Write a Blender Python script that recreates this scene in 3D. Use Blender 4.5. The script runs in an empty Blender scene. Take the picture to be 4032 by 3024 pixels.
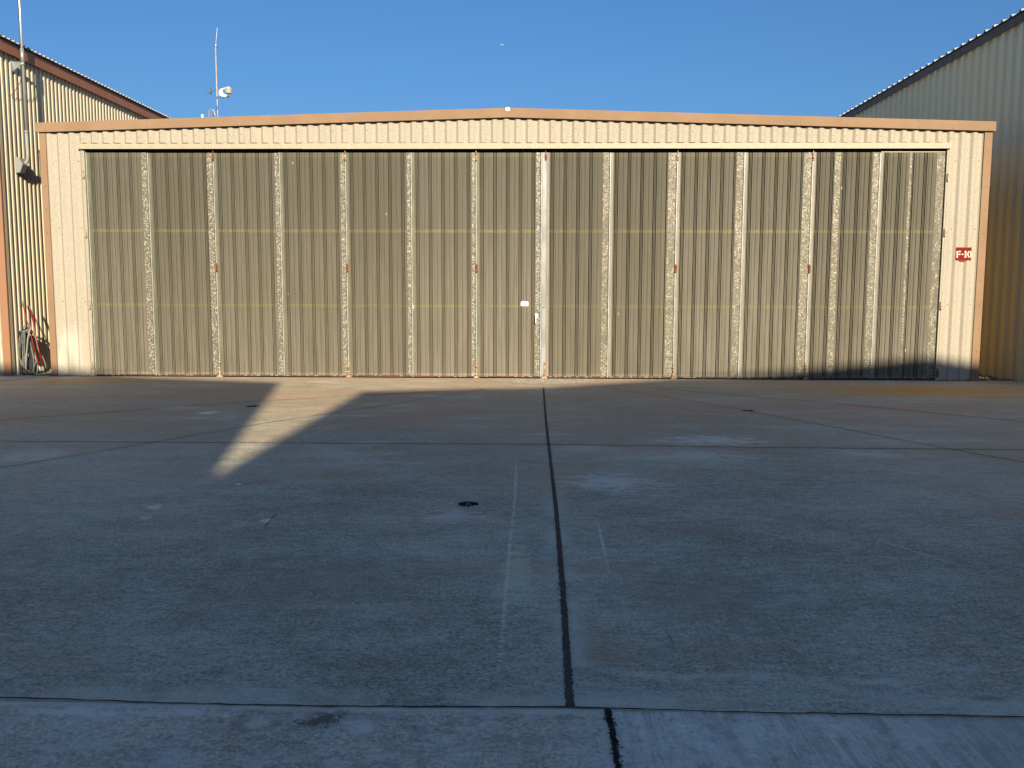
import bpy, math, random
from mathutils import Vector, Matrix, Quaternion
random.seed(7)
SC = bpy.context.scene
COL = SC.collection
R = math.radians

# ------------------------------------------------------------------ camera
PITCH, YAW, ROLL, FPX = 0.10273616, 0.02252143, 0.00296691, 3400.0
CH = 1.6
D = 16.558                      # depth of the hangar front
fwd = Vector((-math.sin(YAW)*math.cos(PITCH), math.cos(YAW)*math.cos(PITCH), -math.sin(PITCH)))
rt0 = Vector((math.cos(YAW), math.sin(YAW), 0)); up0 = rt0.cross(fwd)
rt = math.cos(ROLL)*rt0 + math.sin(ROLL)*up0
up = -math.sin(ROLL)*rt0 + math.cos(ROLL)*up0
cam = bpy.data.cameras.new('camera'); camo = bpy.data.objects.new('camera', cam); COL.objects.link(camo)
camo.matrix_world = Matrix(((rt.x, up.x, -fwd.x, 0), (rt.y, up.y, -fwd.y, 0), (rt.z, up.z, -fwd.z, CH), (0, 0, 0, 1)))
cam.sensor_width = 36; cam.lens = FPX*36/4032; cam.clip_end = 3000; cam.clip_start = 0.05
SC.camera = camo
SC.render.resolution_x = 1024; SC.render.resolution_y = 768

# ------------------------------------------------------------------ light
AZ, EL = R(12.3), R(18.0)       # sun behind the camera, a little to the right
SKY_STRENGTH = 0.062
SUN_STRENGTH = 5.0
EXPOSURE = 1.1
world = bpy.data.worlds.new('World'); SC.world = world; world.use_nodes = True
wn = world.node_tree; wn.nodes.clear()
sky = wn.nodes.new('ShaderNodeTexSky'); sky.sky_type = 'NISHITA'; sky.sun_disc = False
sky.sun_elevation = EL; sky.sun_rotation = math.pi - AZ
sky.air_density = 1.2; sky.dust_density = 2.2; sky.ozone_density = 8.6; sky.altitude = 100
bg = wn.nodes.new('ShaderNodeBackground'); bg.inputs['Strength'].default_value = SKY_STRENGTH
wo = wn.nodes.new('ShaderNodeOutputWorld')
wn.links.new(sky.outputs[0], bg.inputs[0]); wn.links.new(bg.outputs[0], wo.inputs[0])
sl = bpy.data.lights.new('sun', 'SUN'); sl.energy = SUN_STRENGTH; sl.angle = R(0.48); sl.color = (1.0, 0.86, 0.64)
so = bpy.data.objects.new('sun', sl); COL.objects.link(so)
sdir = Vector((-math.sin(AZ)*math.cos(EL), math.cos(AZ)*math.cos(EL), -math.sin(EL)))
so.rotation_mode = 'QUATERNION'; so.rotation_quaternion = sdir.to_track_quat('-Z', 'Y'); so.location = (5, -20, 30)
SC.view_settings.view_transform = 'Standard'; SC.view_settings.look = 'None'
SC.view_settings.exposure = EXPOSURE; SC.view_settings.gamma = 1
SC.cycles.max_bounces = 8

# ------------------------------------------------------------------ measuring helpers (points read off the photograph -> metres)
def ray(px, py): return fwd + rt*((px-2016)/FPX) - up*((py-1512)/FPX)
def fac(px, py, y=D):
    d = ray(px, py); t = y/d.y; return Vector((t*d.x, y, CH+t*d.z))
def gnd(px, py, z=0.0):
    d = ray(px, py); t = (z-CH)/d.z; return Vector((t*d.x, t*d.y, z))
def side(px, py, x):
    d = ray(px, py); t = x/d.x; return Vector((x, t*d.y, CH+t*d.z))

# ------------------------------------------------------------------ objects
def empty(name, loc, label, cat, group=None):
    o = bpy.data.objects.new(name, None); COL.objects.link(o); o.location = loc
    o.empty_display_size = 0.1
    o['label'] = label; o['category'] = cat
    if group: o['group'] = group
    return o
def tag(o, label=None, cat=None, group=None, kind=None):
    if label: o['label'] = label
    if cat: o['category'] = cat
    if group: o['group'] = group
    if kind: o['kind'] = kind
    return o
def wmat(o):
    m = Matrix.Translation(o.location)
    return m
class MB:
    def __init__(s): s.v = []; s.f = []; s.m = []; s.sm = []
    def face(s, pts, mi=0, smooth=False):
        b = len(s.v); s.v += [tuple(p) for p in pts]; s.f.append(tuple(range(b, b+len(pts)))); s.m.append(mi); s.sm.append(smooth)
    def box(s, x0, x1, y0, y1, z0, z1, mi=0, bev=0.0):
        if bev > 0:
            import bmesh
            bm = bmesh.new(); bmesh.ops.create_cube(bm, size=1)
            for v in bm.verts: v.co = Vector(((x0+x1)/2+v.co.x*(x1-x0), (y0+y1)/2+v.co.y*(y1-y0), (z0+z1)/2+v.co.z*(z1-z0)))
            bmesh.ops.bevel(bm, geom=bm.edges[:], offset=bev, segments=2, affect='EDGES')
            for f in bm.faces: s.face([v.co for v in f.verts], mi)
            bm.free(); return
        p = [(x0,y0,z0),(x1,y0,z0),(x1,y1,z0),(x0,y1,z0),(x0,y0,z1),(x1,y0,z1),(x1,y1,z1),(x0,y1,z1)]
        b = len(s.v); s.v += p
        for q in ((0,3,2,1),(4,5,6,7),(0,1,5,4),(1,2,6,5),(2,3,7,6),(3,0,4,7)):
            s.f.append(tuple(b+i for i in q)); s.m.append(mi); s.sm.append(False)
    def grid(s, rows, mi=0, smooth=False, closed=False):
        b = len(s.v); n = len(rows[0])
        for r in rows: s.v += [tuple(p) for p in r]
        for i in range(len(rows)-1):
            for j in range(n if closed else n-1):
                k = (j+1) % n
                s.f.append((b+i*n+j, b+i*n+k, b+(i+1)*n+k, b+(i+1)*n+j)); s.m.append(mi); s.sm.append(smooth)
    def tube(s, pts, r, n=8, mi=0, cap=True, smooth=True):
        pts = [Vector(p) for p in pts]; rs = r if isinstance(r, (list, tuple)) else [r]*len(pts)
        t0 = (pts[1]-pts[0]).normalized()
        a = t0.orthogonal().normalized(); rows = []
        for i, p in enumerate(pts):
            t = (pts[min(i+1, len(pts)-1)]-pts[max(i-1, 0)]).normalized()
            a = (a - t*a.dot(t)); a = a.normalized() if a.length > 1e-6 else t.orthogonal().normalized()
            c = t.cross(a)
            rows.append([p+(a*math.cos(2*math.pi*k/n)+c*math.sin(2*math.pi*k/n))*rs[i] for k in range(n)])
        s.grid(rows, mi, smooth, True)
        if cap: s.face(rows[0][::-1], mi); s.face(rows[-1], mi)
    def prism(s, pts, off, mi=0):
        off = Vector(off); a = [Vector(p) for p in pts]; b = [p+off for p in a]; n = len(a)
        s.face(a, mi); s.face(b[::-1], mi)
        for i in range(n): s.face([a[i], b[i], b[(i+1) % n], a[(i+1) % n]], mi)
    def screw(s, c, nrm, r=0.011, h=0.006, mi=1):
        nrm = Vector(nrm).normalized(); c = Vector(c); a = nrm.orthogonal().normalized(); b = nrm.cross(a)
        ring = lambda rr, hh: [c+nrm*hh+(a*math.cos(k*math.pi/3)+b*math.sin(k*math.pi/3))*rr for k in range(6)]
        r0, r1 = ring(r, 0), ring(r*0.8, h)
        s.grid([r0, r1], mi, False, True); s.face(r1, mi)
    def build(s, name, mats, parent=None, fix=True):
        me = bpy.data.meshes.new(name); me.from_pydata(s.v, [], s.f)
        mats = mats if isinstance(mats, (list, tuple)) else [mats]
        for m in mats: me.materials.append(m)
        me.polygons.foreach_set('material_index', s.m); me.polygons.foreach_set('use_smooth', s.sm)
        if fix:
            import bmesh
            bm = bmesh.new(); bm.from_mesh(me)
            bmesh.ops.remove_doubles(bm, verts=bm.verts, dist=1e-5)
            bmesh.ops.recalc_face_normals(bm, faces=bm.faces); bm.to_mesh(me); bm.free()
        o = bpy.data.objects.new(name, me); COL.objects.link(o)
        if parent is not None:
            o.parent = parent
            if parent.type == 'EMPTY': o.matrix_parent_inverse = Matrix.Translation(parent.location).inverted()
        return o
def smooth_path(pts, n=8):
    pts = [Vector(p) for p in pts]; out = []
    for i in range(len(pts)-1):
        p0 = pts[max(i-1, 0)]; p1 = pts[i]; p2 = pts[i+1]; p3 = pts[min(i+2, len(pts)-1)]
        for k in range(n):
            t = k/n
            out.append(0.5*((2*p1)+(p2-p0)*t+(2*p0-5*p1+4*p2-p3)*t*t+(3*p1-p0-3*p2+p3)*t**3))
    out.append(pts[-1]); return out

# ------------------------------------------------------------------ materials
class NT:
    def __init__(s, name):
        s.mat = bpy.data.materials.new(name); s.mat.use_nodes = True; s.t = s.mat.node_tree; s.t.nodes.clear()
        s.out = s.n('ShaderNodeOutputMaterial'); s.b = s.n('ShaderNodeBsdfPrincipled')
        s.t.links.new(s.b.outputs[0], s.out.inputs[0])
        s.pos = s.n('ShaderNodeNewGeometry').outputs['Position']
    def n(s, typ, **kw):
        x = s.t.nodes.new(typ)
        for k, v in kw.items(): setattr(x, k, v)
        return x
    def put(s, sock, v):
        if isinstance(v, bpy.types.NodeSocket): s.t.links.new(v, sock)
        elif isinstance(v, tuple) and len(v) == 3 and sock.type == 'RGBA': sock.default_value = (*v, 1)
        else: sock.default_value = v
    def math(s, op, a, b=0.0, c=0.0, clamp=False):
        x = s.n('ShaderNodeMath', operation=op, use_clamp=clamp); s.put(x.inputs[0], a); s.put(x.inputs[1], b); s.put(x.inputs[2], c); return x.outputs[0]
    def vm(s, op, a, b=(0, 0, 0), sc=None):
        x = s.n('ShaderNodeVectorMath', operation=op); s.put(x.inputs[0], a); s.put(x.inputs[1], b)
        if sc is not None: s.put(x.inputs['Scale'], sc)
        return x.outputs['Value'] if op in ('LENGTH', 'DOT_PRODUCT') else x.outputs[0]
    def noise(s, scale=1.0, stretch=(1, 1, 1), detail=4, rough=0.55, off=(0, 0, 0), dist=0.0, color=False):
        x = s.n('ShaderNodeTexNoise'); v = s.vm('MULTIPLY', s.vm('ADD', s.pos, off), stretch)
        s.put(x.inputs['Vector'], v); x.inputs['Scale'].default_value = scale; x.inputs['Detail'].default_value = detail
        x.inputs['Roughness'].default_value = rough; x.inputs['Distortion'].default_value = dist
        return x.outputs['Color'] if color else x.outputs['Fac']
    def ramp(s, v, a, b, lo=0.0, hi=1.0):
        x = s.n('ShaderNodeMapRange', interpolation_type='SMOOTHSTEP'); s.put(x.inputs[0], v)
        for i, q in enumerate((a, b, lo, hi)): x.inputs[i+1].default_value = q
        return x.outputs[0]
    def mix(s, f, a, b, mode='MIX'):
        x = s.n('ShaderNodeMix', data_type='RGBA', blend_type=mode); s.put(x.inputs[0], f)
        s.put(x.inputs[6], a); s.put(x.inputs[7], b); return x.outputs[2]
    def xyz(s, v=None):
        x = s.n('ShaderNodeSeparateXYZ'); s.put(x.inputs[0], v or s.pos); return x.outputs
    def bump(s, h, strength=0.3, dist=0.01):
        x = s.n('ShaderNodeBump'); x.inputs['Strength'].default_value = strength; x.inputs['Distance'].default_value = dist
        s.put(x.inputs['Height'], h); s.put(s.b.inputs['Normal'], x.outputs[0])
    def fin(s, col, rough=0.6, metal=0.0, spec=0.5, k=0.8):
        if k != 1: col = s.mix(1.0, col, (k, k, k), 'MULTIPLY')
        s.put(s.b.inputs['Base Color'], col); s.put(s.b.inputs['Roughness'], rough); s.put(s.b.inputs['Metallic'], metal)
        s.put(s.b.inputs['Specular IOR Level'], spec); return s.mat

def simple(name, c1, c2=None, scale=6, rough=0.6, metal=0.0, stretch=(1, 1, 1), lo=0.35, hi=0.65, bump=0.0, spec=0.3, det=5):
    n = NT(name); c2 = c2 or tuple(x*0.8 for x in c1)
    f = n.ramp(n.noise(scale, stretch, detail=det), lo, hi)
    if bump: n.bump(n.noise(scale*6, stretch), bump, 0.004)
    return n.fin(n.mix(f, c1, c2), rough, metal, spec)

def cream_paint(name, base=(0.374, 0.341, 0.281), dark=(0.285, 0.256, 0.196), chalk=False):
    n = NT(name); x, y, z = n.xyz()
    big = n.ramp(n.noise(1.3, (1, 1, 0.35), detail=4), 0.35, 0.68)
    sp = n.ramp(n.noise(38, (1, 1, 1), detail=5, rough=0.7), 0.42, 0.62)
    col = n.mix(n.math('MULTIPLY', sp, 0.75), base, dark)
    st = n.ramp(n.noise(9, (1, 1, 0.06), detail=3), 0.5, 0.75)
    col = n.mix(n.math('MULTIPLY', st, 0.30), col, (0.285, 0.255, 0.19))
    col = n.mix(n.math('MULTIPLY', big, 0.2), col, (0.43, 0.385, 0.31))
    if chalk:   # chalky scuffed patch at the lower left of the front
        w = n.noise(3.0, (1, 1, 0.4), detail=3, off=(3, 0, 1))
        m = n.math('MULTIPLY', n.ramp(z, 1.15, 0.6), n.ramp(x, -8.55, -8.9))
        m = n.math('MULTIPLY', m, n.ramp(w, 0.38, 0.55))
        col = n.mix(n.math('MULTIPLY', m, 0.5), col, (0.60, 0.55, 0.47))
    n.bump(n.noise(55, detail=3), 0.15, 0.002)
    return n.fin(col, n.ramp(sp, 0, 1, 0.7, 0.8), spec=0.12)

M = {}
M['cream'] = cream_paint('cream_sheet_paint', chalk=True)
M['tan'] = simple('tan_trim_paint', (0.265, 0.174, 0.108), (0.24, 0.157, 0.097), 2.2, 0.75, bump=0.05, spec=0.1)
M['brown'] = simple('brown_trim_paint', (0.34, 0.145, 0.075), (0.30, 0.125, 0.065), 3, 0.5)
M['cream_trim'] = simple('cream_trim_paint', (0.37, 0.335, 0.245), (0.32, 0.285, 0.21), 22, 0.55, lo=0.3, hi=0.7)
M['screw'] = simple('dull_screw_metal', (0.12, 0.09, 0.06), (0.05, 0.04, 0.03), 40, 0.6)
M['rust'] = simple('rust', (0.25, 0.10, 0.045), (0.12, 0.045, 0.025), 45, 0.8, lo=0.4, hi=0.6)
M['rust_pale'] = simple('rust_on_zinc', (0.42, 0.36, 0.28), (0.25, 0.11, 0.05), 22, 0.6, lo=0.45, hi=0.55)
M['zinc'] = simple('zinc', (0.26, 0.27, 0.275), (0.18, 0.19, 0.19), 5, 0.5, 0.15, (1, 1, 0.4))
M['alu'] = simple('bright_edge_metal', (0.40, 0.42, 0.42), (0.28, 0.30, 0.31), 8, 0.45, 0.1)
M['dark'] = simple('dark_track_interior', (0.075, 0.045, 0.036), (0.045, 0.03, 0.025), 8, 0.8)
M['red_rail'] = simple('oxide_red_rail', (0.13, 0.050, 0.036), (0.07, 0.030, 0.022), 14, 0.7)
M['roof_light'] = simple('weathered_roof_sheet', (0.42, 0.43, 0.42), (0.33, 0.34, 0.33), 3, 0.5)
M['black'] = simple('black_rubber', (0.018, 0.018, 0.019), (0.03, 0.03, 0.03), 15, 0.55)
M['grey_hose'] = simple('grey_hose_rubber', (0.15, 0.155, 0.14), (0.10, 0.10, 0.095), 12, 0.4)
M['green_hose'] = simple('yellow_green_hose', (0.20, 0.26, 0.05), (0.14, 0.20, 0.05), 12, 0.4)
M['red'] = simple('red_gloss_paint', (0.34, 0.012, 0.014), (0.26, 0.010, 0.012), 14, 0.3)
M['grey_tip'] = simple('grey_plastic', (0.16, 0.16, 0.17), (0.12, 0.12, 0.13), 14, 0.5)
M['white'] = simple('white_plastic', (0.72, 0.71, 0.66), (0.62, 0.61, 0.56), 14, 0.45)
M['beige'] = simple('beige_plastic', (0.48, 0.42, 0.30), (0.40, 0.35, 0.25), 30, 0.5)
M['sign_red'] = simple('red_sign_paint', (0.17, 0.013, 0.008), (0.145, 0.011, 0.007), 5, 0.7, spec=0.1)
M['sign_white'] = simple('cream_white_lettering', (0.62, 0.57, 0.44), (0.56, 0.51, 0.38), 9, 0.5)
M['galv_pipe'] = simple('galvanised_pipe', (0.55, 0.57, 0.57), (0.45, 0.47, 0.47), 9, 0.32, 0.55, (1, 1, 0.2))
M['conduit'] = simple('grey_conduit_plastic', (0.27, 0.28, 0.26), (0.23, 0.24, 0.22), 9, 0.5)
M['pole_tan'] = simple('weathered_tan_pole', (0.42, 0.38, 0.28), (0.34, 0.30, 0.22), 9, 0.5)

def door_paint():
    n = NT('olive_door_sheet'); x, y, z = n.xyz()
    # slow change over the leaf height: darker and greener near the top, paler below
    zf = n.ramp(z, 0.2, 4.2)
    col = n.mix(zf, (0.158, 0.141, 0.112), (0.098, 0.092, 0.073))
    s1 = n.ramp(n.noise(26, (1, 1, 0.035), detail=4), 0.38, 0.66)
    col = n.mix(n.math('MULTIPLY', s1, 0.45), col, (0.072, 0.065, 0.046))
    s2 = n.ramp(n.noise(60, (1, 1, 0.05), detail=3, off=(4, 2, 1)), 0.55, 0.75)
    col = n.mix(n.math('MULTIPLY', s2, 0.35), col, (0.18, 0.16, 0.12))
    b = n.ramp(n.noise(1.1, (1, 1, 0.8), detail=3), 0.4, 0.7)
    col = n.mix(n.math('MULTIPLY', b, 0.25), col, (0.09, 0.085, 0.052))
    # unpainted yellowish bands where the girts sit behind the sheet
    w = n.math('MULTIPLY', n.math('SUBTRACT', n.noise(5, (1, 1, 1), detail=3), 0.5), 0.012)
    zz = n.math('ADD', z, w)
    for zc, h in ((BAND1, 0.032), (BAND2, 0.030)):
        m = n.ramp(n.math('ABSOLUTE', n.math('SUBTRACT', zz, zc)), h, h-0.008)
        m = n.math('MULTIPLY', m, n.ramp(n.noise(7, (1, 1, 1), off=(9, 1, 2)), 0.3, 0.55, 0.45, 1.0))
        col = n.mix(m, col, (0.155, 0.142, 0.078))
    m = n.math('MULTIPLY', n.ramp(zz, 4.175, 4.185), 0.5); col = n.mix(m, col, (0.13, 0.125, 0.08))
    m = n.math('MULTIPLY', n.ramp(zz, 0.10, 0.085), 0.35); col = n.mix(m, col, (0.30, 0.26, 0.20))
    # bird-lime drips
    v = n.n('ShaderNodeTexVoronoi'); n.put(v.inputs['Vector'], n.vm('MULTIPLY', n.pos, (1, 1, 0.45))); v.inputs['Scale'].default_value = 2.3
    d = n.ramp(v.outputs['Distance'], 0.035, 0.015)
    col = n.mix(n.math('MULTIPLY', d, 0.75), col, (0.55, 0.50, 0.40))
    oi = n.n('ShaderNodeObjectInfo').outputs['Random']
    col = n.mix(n.math('MULTIPLY', oi, 0.34), col, (0.045, 0.040, 0.024))
    return n.fin(col, 0.7, 0.0, spec=0.12, k=0.9)
BAND1 = fac(1300, 909).z; BAND2 = fac(1300, 1203).z
M['door'] = door_paint()

def galv(name, amount):
    n = NT(name); x, y, z = n.xyz()
    v = n.n('ShaderNodeTexVoronoi'); v.inputs['Scale'].default_value = 62; v.inputs['Randomness'].default_value = 1
    n.put(v.inputs['Vector'], n.vm('ADD', n.pos, n.vm('SCALE', n.noise(60, detail=2, color=True), sc=0.03)))
    cs = n.n('ShaderNodeSeparateColor'); n.put(cs.inputs[0], v.outputs['Color'])
    f = n.ramp(cs.outputs[0], 0.45, 0.95)
    olive = (0.112, 0.099, 0.070)
    hi = (0.45, 0.43, 0.36) if amount > 0.8 else (0.40, 0.375, 0.29)
    base = n.mix(f, (0.105, 0.095, 0.068), hi)  # bright cells put the spangle's sun glints into the base colour
    peel = n.ramp(n.noise(6.0, (1, 1, 0.5), detail=8, rough=0.75), 0.58-amount*0.26, 0.66-amount*0.26)
    peel2 = n.ramp(n.noise(60, (1, 1, 0.7), detail=3, off=(2, 5, 0)), 0.36, 0.56)
    col = n.mix(n.math('MULTIPLY', peel, peel2), olive, base)
    return n.fin(col, n.ramp(cs.outputs[1], 0, 1, 0.45, 0.7), 0.1, spec=0.3)
M['galv'] = galv('spangled_peeling_zinc_glints', 0.95)
M['galv_dull'] = galv('dull_peeling_zinc_glints', 0.62)
M['flange'] = simple('olive_yellow_flange', (0.15, 0.142, 0.088), (0.10, 0.105, 0.06), 4, 0.55, 0, (1, 1, 0.5), bump=0.05)
M['flange_pink'] = simple('faded_pinkish_flange', (0.22, 0.19, 0.14), (0.17, 0.15, 0.11), 4, 0.5, 0, (1, 1, 0.5), bump=0.05)

def neighbour_cream(name, side_sign):
    n = NT(name); x, y, z = n.xyz()
    col = n.mix(n.ramp(n.noise(9, (1, 1, 0.08), detail=4), 0.35, 0.7), (0.58, 0.51, 0.37), (0.50, 0.44, 0.32))
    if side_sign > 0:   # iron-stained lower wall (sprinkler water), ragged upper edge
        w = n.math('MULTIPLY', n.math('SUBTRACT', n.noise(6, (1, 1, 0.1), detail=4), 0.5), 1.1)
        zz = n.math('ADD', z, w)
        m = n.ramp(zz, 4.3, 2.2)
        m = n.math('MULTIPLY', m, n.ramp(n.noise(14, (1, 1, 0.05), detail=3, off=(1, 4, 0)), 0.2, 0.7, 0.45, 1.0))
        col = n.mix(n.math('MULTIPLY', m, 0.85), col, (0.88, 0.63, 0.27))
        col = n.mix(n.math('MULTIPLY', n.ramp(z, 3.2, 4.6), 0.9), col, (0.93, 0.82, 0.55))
    return n.fin(col, 0.6, spec=0.15, k=0.8 if side_sign < 0 else 0.97)
M['left_wall'] = neighbour_cream('ribbed_cream_wall', -1)
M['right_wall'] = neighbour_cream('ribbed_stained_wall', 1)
def orange_post():
    n = NT('iron_stained_post'); x, y, z = n.xyz()
    w = n.math('ADD', z, n.math('MULTIPLY', n.noise(2, detail=4), 1.2))
    col = n.mix(n.ramp(w, 4.3, 2.6), (0.24, 0.135, 0.083), (0.28, 0.145, 0.075))
    return n.fin(col, 0.5)
M['orange_post'] = orange_post()

# ---- concrete
def ellipse(n, cx, cy, rx, ry, rot=0.0, soft=0.35, wob=0.25, wscale=3.0, brk=None):
    c, s_ = math.cos(rot), math.sin(rot)
    p = n.vm('SUBTRACT', n.pos, (cx, cy, 0))
    u = n.math('DIVIDE', n.vm('DOT_PRODUCT', p, (c, s_, 0)), rx); v = n.math('DIVIDE', n.vm('DOT_PRODUCT', p, (-s_, c, 0)), ry)
    d = n.math('SQRT', n.math('ADD', n.math('MULTIPLY', u, u), n.math('MULTIPLY', v, v)))
    if brk: d = n.math('ADD', d, n.math('MULTIPLY', n.math('SUBTRACT', brk, 0.48), 1.25))
    if brk: return n.ramp(d, 1.0, 1.0-soft)
    w = n.math('MULTIPLY', n.math('SUBTRACT', n.noise(wscale, (1, 1, 0), detail=5, rough=0.65, off=(cx, cy*2, 0)), 0.5), wob*4)
    return n.ramp(n.math('ADD', d, w), 1.0, 1.0-soft)

def concrete(name, c_dark, c_light, features=True, broom=False, mottled=False):
    n = NT(name); x, y, z = n.xyz()
    a = n.ramp(n.noise(0.33, (1, 1, 0), detail=7, rough=0.6), 0.32, 0.68)
    b = n.ramp(n.noise(2.1, (0.7, 1.2, 0), detail=10, rough=0.72, off=(5, 2, 0)), 0.36, 0.64)
    g = n.ramp(n.noise(48, (1, 1, 0), detail=8, rough=0.92), 0.43, 0.57)
    g2 = n.ramp(n.noise(14, (0.8, 1.2, 0), detail=12, rough=0.82, off=(7, 7, 0)), 0.42, 0.58)
    f = n.math('ADD', n.math('MULTIPLY', a, 0.22), n.math('MULTIPLY', b, 0.20))
    f = n.math('ADD', f, n.math('MULTIPLY', g, 0.40)); f = n.math('ADD', f, n.math('MULTIPLY', g2, 0.18))
    f = n.math('MULTIPLY_ADD', f, 1.75, -0.375, clamp=True)
    col = n.mix(f, c_dark, c_light)
    sc = n.ramp(n.noise(4.5, (0.6, 1.5, 0), detail=12, rough=0.85, off=(17, 3, 0)), 0.575, 0.600)
    scm = n.ramp(n.noise(0.6, (1, 1, 0), detail=3, off=(2, 41, 0)), 0.45, 0.65)
    col = n.mix(n.math('MULTIPLY', n.math('MULTIPLY', sc, scm), 0.6), col, (0.80, 0.79, 0.70))
    dk = n.ramp(n.noise(7, (1, 1, 0), detail=12, rough=0.85, off=(27, 13, 0)), 0.585, 0.62)
    col = n.mix(n.math('MULTIPLY', dk, 0.5), col, (0.17, 0.17, 0.14))
    if features:
        # rust-brown film that thickens towards the doors
        yf = n.ramp(n.math('ADD', y, n.math('MULTIPLY', n.noise(0.5, (1, 1, 0), off=(3, 0, 0)), 5)), 7.5, 14.5)
        rf = n.ramp(n.noise(0.75, (0.5, 1.6, 0), detail=6, rough=0.62, off=(11, 3, 0)), 0.36, 0.62, 0.25, 1.0)
        col = n.mix(n.math('MULTIPLY', n.math('MULTIPLY', yf, rf), 0.85), col, (0.476, 0.322, 0.202))
        rf2 = n.ramp(n.noise(0.9, (0.7, 1.5, 0), detail=6, off=(31, 13, 0)), 0.56, 0.72)
        col = n.mix(n.math('MULTIPLY', rf2, 0.45), col, (0.451, 0.314, 0.209))
        # pale washed-out laitance
        pf = n.ramp(n.noise(0.8, (0.6, 1.7, 0), detail=8, rough=0.7, off=(1, 23, 0)), 0.555, 0.70)
        col = n.mix(n.math('MULTIPLY', pf, 0.45), col, (0.701, 0.676, 0.613))
        brk = n.ramp(n.noise(6, (0.7, 1.4, 0), detail=12, rough=0.85, off=(3, 33, 0)), 0.36, 0.64)
        def E(px, py, rpx, rpy, colr, k, **kw):
            kw.setdefault('brk', brk); k = min(0.95, k*1.3) if colr[0] > 0.6 else k; colr = (colr[0], colr[1]*0.98, colr[2]*0.84)
            c = gnd(px, py); rx = (gnd(px+rpx, py)-c).length; ry = abs(gnd(px, py+rpy).y-c.y)
            return n.mix(n.math('MULTIPLY', ellipse(n, c.x, c.y, rx, ry, **kw), k), col, colr)
        col = E(3680, 1540, 560, 30, (0.62, 0.30, 0.06), 0.95, soft=0.7)
        col = E(3050, 1512, 420, 10, (0.551, 0.314, 0.098), 0.6, soft=0.7, wob=0.2, wscale=1.2)
        col = E(3980, 1780, 330, 60, (0.451, 0.299, 0.167), 0.5, soft=0.8, wob=0.3)
        col = E(3960, 2010, 200, 60, (0.434, 0.251, 0.153), 0.45, soft=0.8, wob=0.3)
        col = E(380, 1500, 330, 13, (0.551, 0.299, 0.070), 0.75, soft=0.7, wob=0.25, wscale=1.3)
        col = E(200, 1640, 500, 90, (0.451, 0.314, 0.195), 0.5, soft=0.8, wob=0.3)
        col = E(1300, 1868, 190, 26, (0.400, 0.275, 0.195), 0.6, soft=0.8, wob=0.3)
        col = E(1040, 1895, 90, 20, (0.400, 0.275, 0.195), 0.5, soft=0.8, wob=0.3)
        col = E(2160, 1900, 160, 80, (0.501, 0.330, 0.209), 0.6, soft=0.9, wob=0.35)
        col = E(2280, 1860, 190, 50, (0.501, 0.346, 0.223), 0.4, soft=0.9, wob=0.35)
        col = E(2330, 2560, 170, 170, (0.451, 0.338, 0.216), 0.55, soft=0.9, wob=0.35)
        col = E(130, 1790, 190, 36, (0.701, 0.660, 0.599), 0.55, soft=0.8, wob=0.35)
        col = E(825, 1624, 36, 7, (0.801, 0.786, 0.724), 0.85, soft=0.3, wob=0.12, wscale=6)
        col = E(700, 1605, 90, 9, (0.701, 0.691, 0.641), 0.5, soft=0.8, wob=0.3)
        col = E(2420, 1900, 240, 48, (0.768, 0.754, 0.697), 0.60, soft=0.8, wob=0.35)
        col = E(2800, 1735, 260, 26, (0.768, 0.754, 0.697), 0.60, soft=0.8, wob=0.45)
        col = E(2780, 1795, 300, 30, (0.734, 0.723, 0.669), 0.45, soft=0.8, wob=0.40)
        col = E(3430, 1790, 260, 24, (0.734, 0.723, 0.669), 0.45, soft=0.8, wob=0.40)
        col = E(1780, 2030, 160, 46, (0.734, 0.723, 0.697), 0.5, soft=0.9, wob=0.3)
        col = E(612, 1995, 34, 9, (0.801, 0.786, 0.697), 0.8, rot=0.9, soft=0.4, wob=0.3, wscale=7)
        col = E(570, 2040, 30, 8, (0.768, 0.754, 0.669), 0.6, rot=0.9, soft=0.5, wob=0.3, wscale=7)
        col = E(1045, 2050, 26, 9, (0.850, 0.849, 0.780), 0.9, soft=0.35, wob=0.2, wscale=8)
        col = E(940, 1907, 12, 4, (0.850, 0.850, 0.724), 0.9, soft=0.3, wob=0.2, wscale=8)
        col = E(3560, 2760, 230, 26, (0.601, 0.597, 0.557), 0.35, soft=0.9, wob=0.4)
        col = E(2720, 2660, 420, 26, (0.734, 0.723, 0.683), 0.55, soft=0.9, wob=0.5, wscale=5)
        col = E(3500, 2680, 230, 20, (0.734, 0.723, 0.683), 0.60, soft=0.9, wob=0.5, wscale=5)
        col = E(3900, 2752, 110, 15, (0.05, 0.055, 0.06), 0.9, soft=0.5, wob=0.3, wscale=7)
        col = E(3800, 2815, 60, 12, (0.06, 0.065, 0.07), 0.6, soft=0.8, wob=0.35, wscale=9)
        col = E(1085, 2705, 90, 6, (0.08, 0.09, 0.095), 0.5, soft=0.8, wob=0.5, wscale=9)
        col = E(2643, 2520, 10, 30, (0.07, 0.075, 0.08), 0.6, soft=0.8, wob=0.2)
        for px, py, w_ in ((2440, 2797, 26), (2560, 2803, 10), (2640, 2806, 30), (2890, 2816, 34), (2790, 2811, 8), (3080, 2820, 12), (900, 2772, 24)):
            col = E(px, py, w_, 4, (0.56, 0.60, 0.62), 0.85, soft=0.2, wob=0.15, wscale=20)
        # dark trafficked zones
        col = E(2750, 2350, 520, 230, (0.259, 0.251, 0.230), 0.50, soft=0.95, wob=0.35, wscale=1.5)
        col = E(1150, 2300, 620, 230, (0.284, 0.275, 0.251), 0.40, soft=0.95, wob=0.35, wscale=1.5)
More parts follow.
